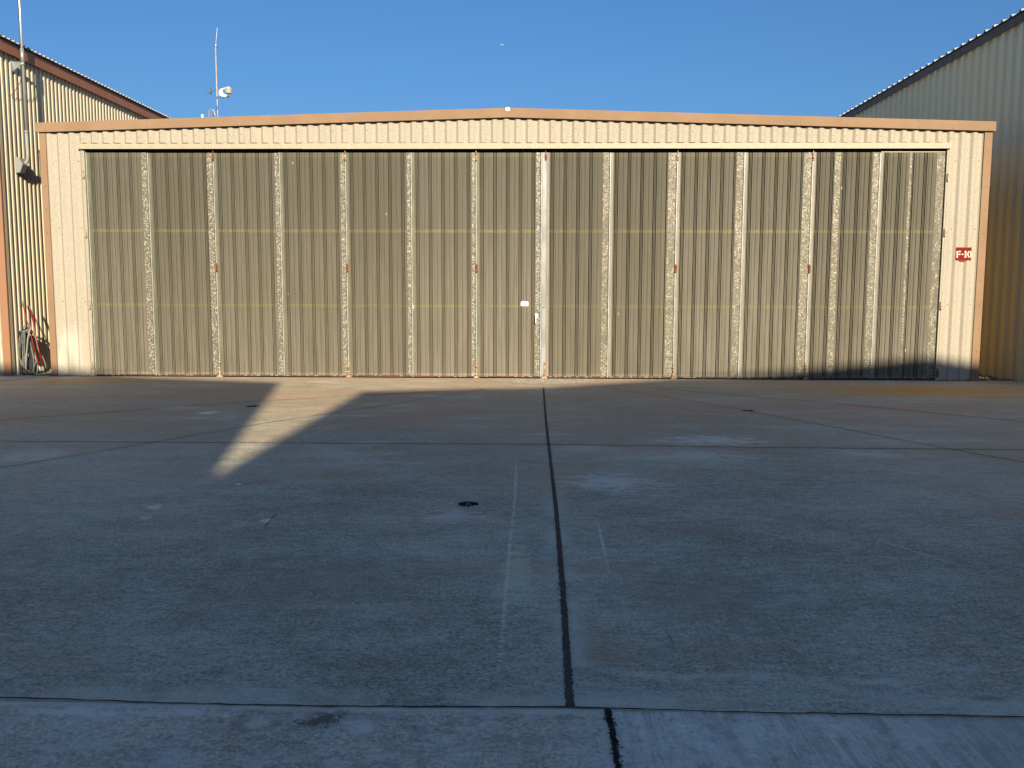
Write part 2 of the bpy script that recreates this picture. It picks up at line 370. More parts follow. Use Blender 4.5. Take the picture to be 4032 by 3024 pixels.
        # pale trowelled streak left of the middle joint
        def line(px0, py0, px1, py1, w, colr, k, thr=0.45, sc=6):
            colr = (colr[0], colr[1]*0.98, colr[2]*0.84); p, q = gnd(px0, py0), gnd(px1, py1); m = (p+q)/2; dd = q-p
            e = ellipse(n, m.x, m.y, dd.length/2, w, rot=math.atan2(dd.y, dd.x), soft=0.5, brk=brk)
            return n.mix(n.math('MULTIPLY', e, k), col, colr)
        col = line(2035, 1800, 2018, 2100, 0.015, (0.834, 0.833, 0.780), 0.45)
        col = line(2020, 2000, 1962, 2680, 0.014, (0.834, 0.833, 0.780), 0.6, 0.44, 11)
        col = line(2050, 2130, 2010, 2420, 0.10, (0.74, 0.74, 0.58), 0.6, 0.50, 9)
        col = line(2345, 2015, 2408, 2300, 0.012, (0.850, 0.850, 0.808), 0.5, 0.42, 11)
        col = line(3470, 2130, 3770, 2225, 0.02, (0.768, 0.754, 0.697), 0.5, 0.42)
        col = line(1100, 2010, 1020, 2100, 0.008, (0.05, 0.05, 0.05), 0.7, 0.3)
        # light worn borders along the joints
        def border(yc, wdt, colr, k, sc=1.2):
            d = n.math('ABSOLUTE', n.math('SUBTRACT', n.math('ADD', y, n.math('MULTIPLY', brk, 0.08)), yc))
            e = n.math('MULTIPLY', n.ramp(d, wdt, wdt*0.1), n.ramp(n.noise(sc, (1, 1, 0), detail=5, off=(0, yc, 4)), 0.35, 0.6))
            return n.mix(n.math('MULTIPLY', e, k), col, colr)
        col = border(3.31, 0.16, (0.74, 0.74, 0.58), 0.6)
        dx = n.math('ABSOLUTE', n.math('SUBTRACT', x, 0.18))
        e = n.math('MULTIPLY', n.ramp(dx, 0.14, 0.02), n.ramp(n.noise(3, (1, 1, 0), detail=6, off=(8, 8, 0)), 0.42, 0.6))
        e = n.math('MULTIPLY', e, n.ramp(y, 8.0, 5.5))
        col = n.mix(n.math('MULTIPLY', e, 0.6), col, (0.70, 0.70, 0.55))
    if broom:
        st = n.noise(34, (1, 0.04, 0), detail=8, rough=0.8, off=(0.3, 0, 0))
        st2 = n.noise(9, (1, 0.12, 0), detail=8, rough=0.8, off=(0.3, 5, 0))
        msk = n.ramp(n.noise(1.6, (1, 1, 0), detail=8, rough=0.7, off=(4, 9, 0)), 0.40, 0.60)
        col = n.mix(n.math('MULTIPLY', n.ramp(st, 0.45, 0.56), n.math('MULTIPLY', msk, 0.7)), col, (0.36, 0.34, 0.25))
        col = n.mix(n.math('MULTIPLY', n.ramp(st2, 0.49, 0.57), 0.5), col, (0.44, 0.42, 0.31))
        bl = n.ramp(n.noise(11, (1, 0.8, 0), detail=12, rough=0.85, off=(2, 2, 0)), 0.52, 0.58)
        col = n.mix(n.math('MULTIPLY', bl, 0.6), col, (0.36, 0.33, 0.25))
        ed = n.ramp(x, 1.1, 1.9); col = n.mix(n.math('MULTIPLY', ed, 0.6), col, (0.47, 0.455, 0.34))
    if mottled:
        brk = n.ramp(n.noise(22, (1, 1, 0), detail=10, rough=0.85, off=(3, 33, 0)), 0.36, 0.64)
        bl = n.ramp(n.noise(6, (0.8, 1.2, 0), detail=12, rough=0.85, off=(2, 6, 0)), 0.50, 0.56)
        col = n.mix(n.math('MULTIPLY', bl, 0.55), col, (0.80, 0.76, 0.68))
        bl = n.ramp(n.noise(3, (0.8, 1.2, 0), detail=12, rough=0.8, off=(12, 6, 0)), 0.50, 0.60)
        col = n.mix(n.math('MULTIPLY', bl, 0.5), col, (0.27, 0.25, 0.20))
        for cx, cy, rx, ry, kk in ((-1.78, 3.13, 0.22, 0.035, .8), (-1.35, 3.13, 0.22, 0.03, .6), (-1.02, 3.05, 0.05, 0.05, .6), (-0.62, 3.03, 0.05, 0.04, .5), (-1.55, 2.9, .12, .06, .4)):
            col = n.mix(n.math('MULTIPLY', ellipse(n, cx, cy, rx, ry, soft=0.3, wob=0.45, wscale=14, brk=brk), kk), col, (0.92, 0.85, 0.68))
        col = n.mix(n.math('MULTIPLY', ellipse(n, -0.78, 3.10, 0.10, 0.06, rot=0.5, soft=0.35, wob=0.45, wscale=14, brk=brk), 0.8), col, (0.07, 0.07, 0.065))
        # worn pale arris
        d = n.ramp(n.math('ADD', y, n.math('MULTIPLY', n.noise(6, (1, 1, 0)), 0.05)), 3.15, 3.23)
        d2 = n.ramp(n.math('ADD', x, n.math('MULTIPLY', n.noise(6, (1, 1, 0)), 0.05)), 0.26, 0.32)
        col = n.mix(n.math('MULTIPLY', n.math('MAXIMUM', d, d2), 0.6), col, (0.90, 0.83, 0.65))
    h = n.math('ADD', n.noise(90, (1, 1, 0), detail=5, rough=0.7), n.math('MULTIPLY', n.noise(7, (1, 1, 0), detail=5), 1.5))
    n.bump(h, 1.0, 0.010)
    return n.fin(col, n.ramp(b, 0, 1, 0.62, 0.8), 0, 0.45, k=1)
M['apron'] = concrete('aged_apron_concrete', (0.180, 0.178, 0.130), (0.68, 0.675, 0.505))
M['slab_left'] = concrete('mottled_slab_concrete', (0.30, 0.26, 0.175), (0.90, 0.81, 0.60), False, mottled=True)
M['slab_right'] = concrete('broomed_slab_concrete', (0.66, 0.64, 0.52), (0.95, 0.94, 0.78), False, broom=True)
M['walk'] = concrete('pale_walk_concrete', (0.36, 0.34, 0.30), (0.50, 0.47, 0.42), False)
M['soil'] = simple('brown_soil', (0.09, 0.06, 0.04), (0.05, 0.032, 0.024), 12, 0.9, bump=0.5)
M['field'] = simple('dry_ground', (0.20, 0.17, 0.12), (0.13, 0.12, 0.07), 0.4, 0.9)
M['gravel'] = simple('pale_gravel', (0.50, 0.43, 0.30), (0.22, 0.17, 0.12), 40, 0.8)
def joint_mat():
    n = NT('tar_joint_filler')
    v = n.n('ShaderNodeTexVoronoi'); v.feature = 'DISTANCE_TO_EDGE'; n.put(v.inputs['Vector'], n.pos); v.inputs['Scale'].default_value = 55
    c = n.ramp(v.outputs['Distance'], 0.03, 0.10)
    y = n.xyz()[1]
    near = n.ramp(n.math('ADD', y, n.math('MULTIPLY', n.noise(3, (1, 1, 0)), 1.2)), 4.9, 3.9)
    base = n.mix(n.ramp(n.noise(11, (1, 1, 0), detail=5), 0.45, 0.6), (0.010, 0.010, 0.010), (0.035, 0.031, 0.025))
    col = n.mix(n.math('MULTIPLY', near, c), base, (0.05, 0.052, 0.05))
    n.bump(c, 0.6, 0.004)
    return n.fin(col, 0.75)
M['joint'] = joint_mat()
M['crack'] = simple('dark_joint_line', (0.022, 0.021, 0.020), (0.05, 0.046, 0.042), 9, 0.85)
M['moss'] = simple('moss', (0.02, 0.028, 0.012), (0.035, 0.04, 0.02), 30, 0.9)
M['aggregate'] = None
def aggregate():
    n = NT('exposed_aggregate')
    v = n.n('ShaderNodeTexVoronoi'); n.put(v.inputs['Vector'], n.pos); v.inputs['Scale'].default_value = 38
    cs = n.n('ShaderNodeSeparateColor'); n.put(cs.inputs[0], v.outputs['Color'])
    col = n.mix(n.ramp(cs.outputs[0], 0.2, 0.9), (0.34, 0.27, 0.18), (0.85, 0.76, 0.58))
    n.bump(v.outputs['Distance'], 0.8, 0.01)
    return n.fin(col, 0.7)
M['aggregate'] = aggregate()

# ------------------------------------------------------------------ the ground
import bmesh
def sheet_with_holes(name, outer, holes, z, mat):
    bm = bmesh.new()
    def loop(pts):
        vs = [bm.verts.new((p[0], p[1], z)) for p in pts]
        for i in range(len(vs)): bm.edges.new((vs[i], vs[(i+1) % len(vs)]))
    loop(outer)
    for h in holes: loop(h)
    bmesh.ops.triangle_fill(bm, use_beauty=True, use_dissolve=False, edges=bm.edges[:])
    bmesh.ops.recalc_face_normals(bm, faces=bm.faces)
    me = bpy.data.meshes.new(name); bm.to_mesh(me); bm.free()
    if me.polygons and me.polygons[0].normal.z < 0: me.flip_normals()
    me.materials.append(mat)
    o = bpy.data.objects.new(name, me); COL.objects.link(o); o['kind'] = 'structure'; return o
def flat(name, pts, z, mat):
    m = MB(); m.face([(p[0], p[1], z) for p in pts]); o = m.build(name, mat, fix=False)
    if o.data.polygons[0].normal.z < 0: o.data.flip_normals()
    o['kind'] = 'structure'; return o

flat('ground', [(-1500, -1500), (1500, -1500), (1500, 1500), (-1500, 1500)], -0.22, M['field'])
WXL, WXR = -10.12, 9.33         # side walls of the two neighbours
YJ = 3.205                      # near transverse joint
tied = [gnd(1845, 1985), gnd(995, 1600), gnd(2945, 1617)]
rr = random.Random(3)
def ring(c, r, n=22, k=0.12):
    return [(c.x+math.cos(2*math.pi*i/n)*r*(1+rr.uniform(-k, k)), c.y+math.sin(2*math.pi*i/n)*r*(1+rr.uniform(-k, k))) for i in range(n)]
trad = [0.082, 0.10, 0.085]
holes = [ring(c, r) for c, r in zip(tied, trad)]
yfront = D+0.03
sheet_with_holes('apron', [(-40, YJ), (0.30, YJ), (40, YJ), (40, yfront), (-40, yfront)], holes, 0.0, M['apron'])
flat('pavement', [(-40, -12), (0.30, -12), (0.30, YJ), (-40, YJ)], 0.003, M['slab_left'])
flat('pavement', [(0.30, -12), (40, -12), (40, YJ), (0.30, YJ)], 0.0, M['slab_right'])
flat('path', [(-11.6, 15.2), (-9.9, 15.2), (-9.25, 16.4), (-9.25, yfront+6), (-11.6, yfront+6)], 0.006, M['walk'])
flat('dirt_strip', [(8.4, yfront), (9.6, yfront), (9.6, 30), (8.4, 30)], -0.02, M['soil'])

def strip(name, pts, w, mat, z=0.004, seg=0.12, jit=0.25, wander=0.004, seed=1, label=None):
    r = random.Random(seed); P = [Vector((p[0], p[1], 0)) for p in pts]; L = []; Rr = []
    for i in range(len(P)-1):
        a, b = P[i], P[i+1]; n = max(1, int((b-a).length/seg)); dr = (b-a).normalized(); nr = Vector((-dr.y, dr.x, 0))
        for k in range(n + (i == len(P)-2)):
            t = k/n; ww = w[0]+(w[1]-w[0])*((i+t)/(len(P)-1)) if isinstance(w, tuple) else w
            c = a+(b-a)*t+nr*r.uniform(-wander, wander)
            L.append(c+nr*ww/2*(1+r.uniform(-jit, jit))); Rr.append(c-nr*ww/2*(1+r.uniform(-jit, jit)))
    m = MB()
    for q in L+Rr: q.z = z
    m.grid([L, Rr]); o = m.build(name, mat, fix=False)
    if o.data.polygons[0].normal.z < 0: o.data.flip_normals()
    o['kind'] = 'structure'; return o
G = lambda *pp: [gnd(*p) for p in pp]
strip('expansion_joint', G((2140, 1527), (2148, 1640), (2160, 1750), (2190, 2010), (2215, 2300), (2225, 2450), (2235, 2640), (2245, 2785)), (0.027, 0.034), M['joint'], seg=0.014, jit=0.26, wander=0.0022, seed=3)
strip('ground_joint', G((-2400, 1730), (0, 1738), (1000, 1744), (2150, 1750), (3000, 1762), (4032, 1772), (6200, 1795)), 0.016, M['crack'], seed=4)
strip('ground_joint', G((-700, 2722), (0, 2750), (700, 2775), (1300, 2787), (2245, 2790), (3000, 2812), (4032, 2828), (5200, 2850)), 0.010, M['crack'], z=0.007, seg=0.05, jit=0.5, wander=0.003, seed=5)
strip('ground_joint', G((-700, 1935), (0, 1844), (592, 1744), (1030, 1669), (1600, 1584), (1914, 1532)), 0.013, M['crack'], z=0.0055, seed=6)
strip('ground_joint', G((-600, 1700), (0, 1655), (984, 1582), (1400, 1560), (1914, 1532)), 0.017, M['crack'], z=0.0065, seed=7)
strip('ground_joint', G((2380, 1523), (2900, 1610), (3720, 1765), (4032, 1821), (4500, 1900)), 0.013, M['crack'], z=0.0055, seed=8)
strip('ground_joint', G((2563, 1528), (3300, 1590), (4032, 1662), (4700, 1725)), 0.019, M['crack'], z=0.0065, seed=9)
strip('ground_joint', [(0.302, YJ), (0.306, 3.05), (0.30, 2.8), (0.31, 2.4), (0.30, -12)], (0.022, 0.022), M['crack'], z=0.008, seg=0.03, jit=0.5, wander=0.003, seed=10)
# moss tufts in the near slab joint
mm = MB()
r = random.Random(12)
for i in range(260):
    y = r.uniform(2.3, 3.19); x = 0.305+r.gauss(0, 0.007); a = r.uniform(0, 6.28); l = r.uniform(0.006, 0.02)
    mm.tube([(x, y, 0.006), (x+math.cos(a)*l*.5, y+math.sin(a)*l*.5, 0.006+l*0.4), (x+math.cos(a)*l, y+math.sin(a)*l, 0.006+l*0.2)], [0.0022, 0.0016, 0.0006], 4)
tag(mm.build('moss', M['moss'], fix=False), 'dark moss growing along the joint between the nearest slabs', 'moss', kind='stuff')
# exposed aggregate patch at the middle of the doors
pc = gnd(2140, 1500); pts = []
for k in range(40):
    a = 2*math.pi*k/40; pts.append((pc.x+math.cos(a)*1.02*(1+r.uniform(-.03, .03)), min(yfront-0.06, pc.y+0.18+math.sin(a)*0.75*(1+r.uniform(-.05, .05)))))
flat('aggregate_patch', pts, 0.004, M['aggregate'])
# gravel and roots in the right hand gap
mm = MB(); r = random.Random(5)
for i in range(420):
    x = r.uniform(8.5, 9.28); y = r.uniform(D+0.1, D+2.2); s_ = r.uniform(0.012, 0.035); z = -0.02+s_*0.4
    v = [Vector((r.uniform(-1, 1), r.uniform(-1, 1), r.uniform(-.6, .6))).normalized()*s_ for _ in range(8)]
    bm = bmesh.new()
    for q in v: bm.verts.new(q+Vector((x, y, z)))
    g = bmesh.ops.convex_hull(bm, input=bm.verts[:])
    for f in bm.faces: mm.face([w.co for w in f.verts])
    bm.free()
tag(mm.build('gravel', M['gravel'], fix=False), 'loose pale gravel in the gap beside the stained wall', 'gravel', kind='stuff')

# tie-down cups
def tie_down(c, rad, pts, label):
    t = empty('tie_down', (c.x, c.y, 0), label, 'tie-down', 'tie-down cups let into the concrete')
    m = MB(); rows = []
    for k, (f, z) in enumerate(((1.0, 0.0), (0.93, -0.03), (0.7, -0.075), (0.25, -0.09))):
        rows.append([(c.x+(p[0]-c.x)*f, c.y+(p[1]-c.y)*f, z) for p in pts])
    m.grid(rows, 0, True, True); m.face(rows[-1])
    m.build('cup', M['black'], t)
    m = MB(); m.grid([[(c.x+(p[0]-c.x)*f, c.y+(p[1]-c.y)*f, z) for p in pts] for f, z in ((1.0, 0.001), (1.05, 0.005), (1.22, 0.001))], 0, True, True); m.build('rim', M['walk'], t)
    m = MB()
    arc = [(c.x-0.028*math.cos(a), c.y, -0.05+0.055*math.sin(a)) for a in [math.pi*i/10 for i in range(11)]]
    m.tube([(arc[0][0], c.y, -0.09)]+arc+[(arc[-1][0], c.y, -0.09)], 0.006, 6)
    m.build('eye_bolt', M['zinc'], t)
    return t
tie_down(tied[0], trad[0], holes[0], 'nearest dark round tie-down cup in the concrete with a metal eye')
tie_down(tied[1], trad[1], holes[1], 'tie-down cup just left of the sunlit wedge on the concrete')
tie_down(tied[2], trad[2], holes[2], 'small tie-down cup in front of the right hand door leaves')

# small pale stones lying on the apron
peb = [(392, 2442, .006, 'white chip on the concrete at far left'), (1421, 2262, .006, 'pale stone chip right of the pale patch on the concrete'), (1342, 2414, .005, 'pale chip nearer the camera than the others at the middle left'),
       (1643, 2286, .004, 'tiny pale chip beside the pale streak left of the joint')]
for px, py, s_, lab in peb:
    c = gnd(px, py); bm = bmesh.new()
    for _ in range(9): bm.verts.new(Vector((r.uniform(-1, 1)*1.4, r.uniform(-1, 1), r.uniform(-.5, .5))).normalized()*s_+Vector((c.x, c.y, s_*0.5)))
    bmesh.ops.convex_hull(bm, input=bm.verts[:]); m = MB()
    for f in bm.faces: m.face([w.co for w in f.verts])
    bm.free(); tag(m.build('stone_chip', M['white'], fix=False), lab, 'stone chip', 'pale chips lying on the concrete')

# ------------------------------------------------------------------ corrugated sheet
def profile_pts(prof, pitch, u0, u1, phase=0.0):
    """prof: list of (u, depth) over one pitch -> (u, depth) list clipped to u0..u1"""
    def dep(u):
        t = (u-phase) % pitch
        for i in range(len(prof)-1):
            a, b = prof[i], prof[i+1]
            if a[0] <= t <= b[0]: return a[1] + (b[1]-a[1])*((t-a[0])/max(1e-9, b[0]-a[0]))
        return prof[-1][1]
    us = {round(u0, 5), round(u1, 5)}
    k = math.floor((u0-phase)/pitch)
    while phase+k*pitch < u1:
        for q in prof:
            u = phase+k*pitch+q[0]
            if u0 < u < u1: us.add(round(u, 5))
        k += 1
    return [(u, dep(u)) for u in sorted(us)]

WALLP = [(0, 0), (0.043, 0.036), (0.098, 0.036), (0.150, 0.0), (0.2167, 0.0)]
PITCHW = 0.2167
XL, XR, XC = -9.320, 8.472, -0.47
DXL, DXR = -8.52, 7.700          # door opening
def eave(x):                     # height of the fascia underside along the front
    return 4.626+(4.886-4.626)*(1-abs(x-XC)/(8.9))
h = empty('hangar', ((XL+XR)/2, D, 0), 'cream corrugated hangar with low gable and wide olive folding doors', 'hangar')
PH = fac(1750+5*.2712, 600).x % PITCHW
m = MB()
prof = profile_pts(WALLP, PITCHW, XL, XR, PH)
def wall_seg(u0, u1, zb):
    q = [p for p in profile_pts(WALLP, PITCHW, u0, u1, PH)]
    nrow = 6; rows = []
    for k in range(nrow+1):
        rows.append([(u, D-d, (zb)+(eave(u)+0.03-zb)*k/nrow) for u, d in q])
    m.grid(rows)
wall_seg(XL, DXL, 0.012); wall_seg(DXL, DXR, 4.437); wall_seg(DXR, XR, 0.012)
r = random.Random(8)
def nearest_valley(u):
    k = round((u-PH-0.178)/PITCHW); return PH+0.178+k*PITCHW
for i in range(62):
    u = nearest_valley(XL+0.15+i*0.29)
    if u < XR-0.12 and r.random() < 0.85: m.screw((u-0.11, D-0.036, eave(u)-0.145+r.uniform(-.01, .01)), (0, -1, 0), 0.009)
    u2 = nearest_valley(DXL+0.1+i*0.27)
    if u2 < DXR-0.05 and r.random() < 0.6: m.screw((u2+0.02, D, 4.455), (0, -1, 0), 0.008)
for zz in (0.03, 1.45, 2.85, 4.1):
    for u in (-9.05, -8.72, 7.86, 8.3): m.screw((nearest_valley(u), D, zz), (0, -1, 0), 0.011)
m.build('wall_sheet', [M['cream'], M['screw']], h)
m = MB(); m.box(DXL-0.02, DXR+0.02, D+0.002, D+0.012, 4.39, 4.50); m.build('header_flashing', M['cream_trim'], h)

# corner trims, each in two lengths with lap
for xa, xb, z1 in ((XL-0.012, XL+0.108, 4.64), (XR-0.128, XR+0.012, 4.64)):
    m = MB(); m.box(xa, xb, D-0.040, D+0.12, 0.0, 3.64); m.box(xa-0.002, xb+0.002, D-0.043, D+0.122, 3.62, z1)
    z = 0.12
    while z < 4.5:
        m.screw(((xa+xb)/2+0.01, D-0.043, z), (0, -1, 0), 0.009); z += 0.44
    m.build('corner_trim', [M['tan'], M['screw']], h)

# fascia lengths
def fascia_piece(x0, x1, dy):
    m = MB(); y0, y1 = D-0.095-dy, D-0.02
    xs = [x0]+([XC] if x0 < XC < x1 else [])+[x1]
    T = lambda x: eave(x)+0.172
    for a, b in zip(xs[:-1], xs[1:]):
        m.face([(a, y0, eave(a)), (b, y0, eave(b)), (b, y0, T(b)), (a, y0, T(a))])
        m.face([(a, y0, T(a)), (b, y0, T(b)), (b, y1+0.06, T(b)+0.004), (a, y1+0.06, T(a)+0.004)])
        m.face([(a, y0, eave(a)), (a, y0+0.055, eave(a)+0.002), (b, y0+0.055, eave(b)+0.002), (b, y0, eave(b))])
    for a in (x0, x1): m.face([(a, y0, eave(a)), (a, y1, eave(a)), (a, y1, T(a)), (a, y0, T(a))])
    x = x0+0.2
    while x < x1-0.1:
        m.screw((x, y0, eave(x)+0.028), (0, -1, 0), 0.009); x += 0.65
    return m.build('fascia', [M['tan'], M['screw']], h)
cuts = [-9.385, fac(904, 470).x, fac(1612, 450).x, fac(2005, 440).x, fac(2397, 440).x, fac(3150, 450).x, 8.512]
for i in range(6): fascia_piece(cuts[i]-(0.02 if i else 0), cuts[i+1], 0.003*(i % 2))

# roof, side and rear walls
m = MB(); TZ = lambda x: eave(x)+0.15
RP = [(0, 0), (0.02, 0.03), (0.06, 0.03), (0.08, 0), (0.3, 0)]
for a, b in ((-9.36, XC), (XC, 8.49)):
    q = profile_pts(RP, 0.3, D-0.015, D+14, 0)
    m.grid([[(a, y, TZ(a)+d) for y, d in q], [(b, y, TZ(b)+d) for y, d in q]])
m.build('roof', M['roof_light'], h)
for x, s_ in ((XL+0.03, -1), (XR-0.03, 1)):
    m = MB(); q = profile_pts(WALLP, PITCHW, D+0.13, D+13.9, 0)
    m.grid([[(x+s_*(d-0.031), y, 0) for y, d in q], [(x+s_*(d-0.031), y, 4.7) for y, d in q]]); m.build('side_wall', M['cream'], h)
m = MB(); m.face([(XL, D+13.9, 0), (XR, D+13.9, 0), (XR, D+13.9, 4.7), (XC, D+13.9, 4.95), (XL, D+13.9, 4.7)]); m.build('rear_wall', M['cream'], h)

# track cover in four lengths, dark track behind
tc = [-8.59, fac(1195, 575).x, fac(1969, 575).x, fac(2835, 575).x, 7.72]
for i in range(4):
    a, b = tc[i], tc[i+1]+(0.03 if i < 3 else 0); y0 = D-0.085-0.004*(i % 2); o_ = 0.004*(i % 2)
    m = MB(); za, zb = 4.318-o_, 4.416+o_
    m.box(a, b, y0, y0+0.006, za, zb)
    m.box(a, b, y0+0.0065, D-0.033, zb-0.010, zb-0.004)
    for x in (a, b-0.006): m.box(x, x+0.006, y0+0.0065, D-0.033, za, zb-0.011)
    m.build('track_cover', M['cream_trim'], h)
m = MB(); m.box(DXL-0.04, DXR+0.01, D+0.10, D+0.16, 4.24, 4.42); m.box(DXL-0.04, DXR+0.01, D+0.03, D+0.10, 4.335, 4.41)
m.build('door_track', M['dark'], h)
# jambs
m = MB(); m.box(DXL-0.015, DXL+0.028, D-0.030, D+0.14, 0.005, 4.29); m.build('jamb', M['cream_trim'], h)
m = MB(); m.box(DXR-0.02, DXR+0.055, D-0.030, D+0.14, 0.005, 4.31); m.build('jamb', M['cream_trim'], h)
# closing panel inside the doorway
m = MB(); m.box(DXL, DXR, D+0.24, D+0.26, 0.0, 4.3); m.build('door_lining', M['dark'], h)

# ------------------------------------------------------------------ door leaves
top = [326, 576, 834, 1094, 1352, 1612.5, 1869, 2131, 2407, 2668, 2933, 3202, 3467, 3728]
bx = [(fac(t_, 600).x+0) for t_ in top]; bx[0] = DXL+0.03; bx[13] = DXR-0.022
bx_mid = [(-8.521), -7.311, -6.060, -4.797, -3.545, -2.298, -1.073, 0.161, 1.453, 2.704, 3.954, 5.219, 6.467, 7.678]
bx_mid[0] = DXL+0.03
leafmats = [M['door'], M['screw'], M['galv'], M['flange'], M['galv_dull'], M['flange_pink']]
GZ0_, GZ1_ = 0.045, 4.262
YF = YF0 = D+0.020                    # face of the leaves
def leaf(i):
    a, b = bx_mid[i], bx_mid[i+1]
    rl = random.Random(40+i); YF = YF0+rl.uniform(-0.005, 0.004); GZ1 = GZ1_+rl.uniform(-0.006, 0.004); GZ0 = GZ0_+rl.uniform(-0.004, 0.004)
    right = i >= 7
    extra = 0.092 if i == 7 else 0.0
    strip_w = (0.115, 0.11, 0.080, 0.085, 0.072, 0.066, 0.085, 0.12, 0.15, 0.13, 0.15, 0.12, 0.15)[i]
    fl = 0.07
    x0 = a+0.022+extra; xe = b-0.004
    m = MB(); mi_strip = 4 if right else 2
    # flange
    cols = []
    zs = [GZ0, 0.6, 1.4, 2.1, 2.8, 3.5, GZ1]
    def ribbon(uv, mi):
        m.grid([[(u, y, z) for u, y in uv] for z in zs], mi)
    ribbon([(x0, YF-0.006), (x0+fl*0.62, YF-0.006), (x0+fl*0.64, YF)], 5 if right else 3)
    # grooved sheet
    u0 = x0+fl*0.64; u1 = xe-strip_w
    P = [(u0, YF)]
    g = 0.0; period = 0.2412; us = x0+fl
    dpt = 0.042
    k = 0
    while us+k*period+0.078 < u1+0.06:
        s0 = us+k*period
        for o_, ww, dd in ((0.0, 0.016, 1.0), (0.028, 0.010, 0.8), (0.050, 0.017, 1.0)):
            q0 = s0+o_+random.uniform(-0.0012, 0.0012)
            if q0+ww < u1-0.004:
                P += [(q0, YF), (q0+ww*0.42, YF+dpt*dd), (q0+ww*0.58, YF+dpt*dd), (q0+ww, YF)]
        mid = s0+0.155
        if mid+0.02 < u1 and k < 9:
            P += [(mid-0.062, YF), (mid-0.060, YF+0.009), (mid-0.057, YF+0.009), (mid-0.055, YF), (mid, YF), (mid+0.003, YF+0.014), (mid+0.006, YF+0.014), (mid+0.009, YF)]
        k += 1
    P.append((u1, YF)); ribbon(P, 0)
    # right hand lap strip, peeled to spangled zinc with sun glints in its colour
    ribbon([(u1, YF-0.004), (xe-0.012, YF-0.004), (xe, YF-0.009), (xe, YF+0.05)], mi_strip)
    ribbon([(u1, YF), (u1, YF-0.004)], 0)
    if i in (11, 12):           # stray peeled ribs on the two last leaves
        uc = x0+(0.40 if i == 11 else 0.53); wd = 0.11 if i == 11 else 0.05
        ribbon([(uc, YF-0.003), (uc+wd, YF-0.003)], 4)
    # screws
    z = 0.35
    while z < 4.1:
        m.screw((x0+fl*0.35, YF-0.006, z), (0, -1, 0), 0.0075)
        if right: m.screw((xe-0.05, YF-0.0045, z+0.02), (0, -1, 0), 0.0075)
        z += 0.315
    for zc in (BAND1, BAND2, GZ1-0.045):
        for k in range(4):
            sx = us+k*period+0.115
            if sx < u1: m.screw((sx, YF, zc), (0, -1, 0), 0.0085)
    o = m.build('door_panel', leafmats, h)
    # bright edge angle
    m = MB(); m.box(a+0.004, a+0.018, YF-0.010, YF+0.04, GZ0-0.02, GZ1)
    m.build('edge_strip', M['alu'], o)
    if i == 12:
        m = MB(); m.box(a+0.02, b-0.01, YF-0.002, YF+0.03, GZ1+0.004, GZ1+0.026); m.build('top_rail', M['cream_trim'], o)
    if i == 7:
        m = MB(); m.grid([[(a+0.024, YF-0.012, z), (a+0.105, YF-0.012, z), (a+0.112, YF-0.0085, z)] for z in zs]); m.build('meeting_flashing', M['zinc'], o)
    # bottom rail with pale dabs between the ribs
    m = MB(); m.box(a+0.012, b-0.010, YF-0.003, YF+0.05, 0.020, GZ0-0.004)
    rr_ = random.Random(i)
    x = a+0.05
    while x < b-0.12:
        if rr_.random() < 0.6:
            l = rr_.uniform(0.015, 0.075); m.box(x, x+l, YF-0.006, YF-0.0035, GZ0-0.013, GZ0-0.004, 1)
        x += rr_.uniform(0.08, 0.16)
    m.build('bottom_rail', [M['red_rail'], M['cream_trim']], o)
    m = MB(); m.box(a+0.05, b-0.03, YF+0.06, YF+0.065, 0.02, GZ1-0.02); m.build('inner_frame', M['dark'], o)
    return o
L = [leaf(i) for i in range(13)]

def barrel(x, z, hgt, parent, mat, name='hinge', r_=0.016, knuck=3, wing=0.03, y=None):
    y = YF-0.022 if y is None else y
    m = MB(); n = knuck
    for k in range(n):
        za = z-hgt/2+hgt*k/n; m.tube([(x, y, za+0.003), (x, y, za+hgt/n-0.003)], r_, 8)
    m.tube([(x, y, z-hgt/2-0.01), (x, y, z+hgt/2+0.01)], r_*0.55, 6)
    if wing: m.box(x-wing, x+wing, y+r_*0.7, y+r_*0.7+0.004, z-hgt/2+0.005, z+hgt/2-0.005)
    return m.build(name, mat, parent)
for i in (2, 4, 6, 7, 9, 11):
    x = bx_mid[i]+(0.085 if i == 7 else 0.012)
    # top roller hanger
    m = MB(); m.tube([(x, YF-0.018, 4.10), (x, YF-0.018, 4.34)], 0.009, 6); m.tube([(x, YF-0.020, 4.14), (x, YF-0.020, 4.225)], 0.017, 8)
    m.box(x-0.014, x+0.022, YF-0.018, YF-0.012, 4.12, 4.22)
    m.build('roller_hanger', M['rust'] if i in (2, 7) else M['rust_pale'], L[i])
    if i != 7: barrel(x+0.004, fac(1400, 1055).z, 0.15, L[i], M['rust'])
    # bottom bolt and floor guide
    barrel(x+0.004, 0.20, 0.23, L[i], M['rust_pale'], 'guide_pin', 0.016, 4, 0.0)
    m = MB(); m.tube([(x, YF-0.024, 0.05), (x, YF-0.024, 0.10)], 0.022, 8)
    m.prism([(x-0.06, YF-0.05, 0.008), (x+0.07, YF-0.05, 0.008), (x+0.025, YF-0.05, 0.05), (x-0.02, YF-0.05, 0.05)], (0, 0.045, 0))
    m.build('floor_guide', M['rust_pale'], L[i])
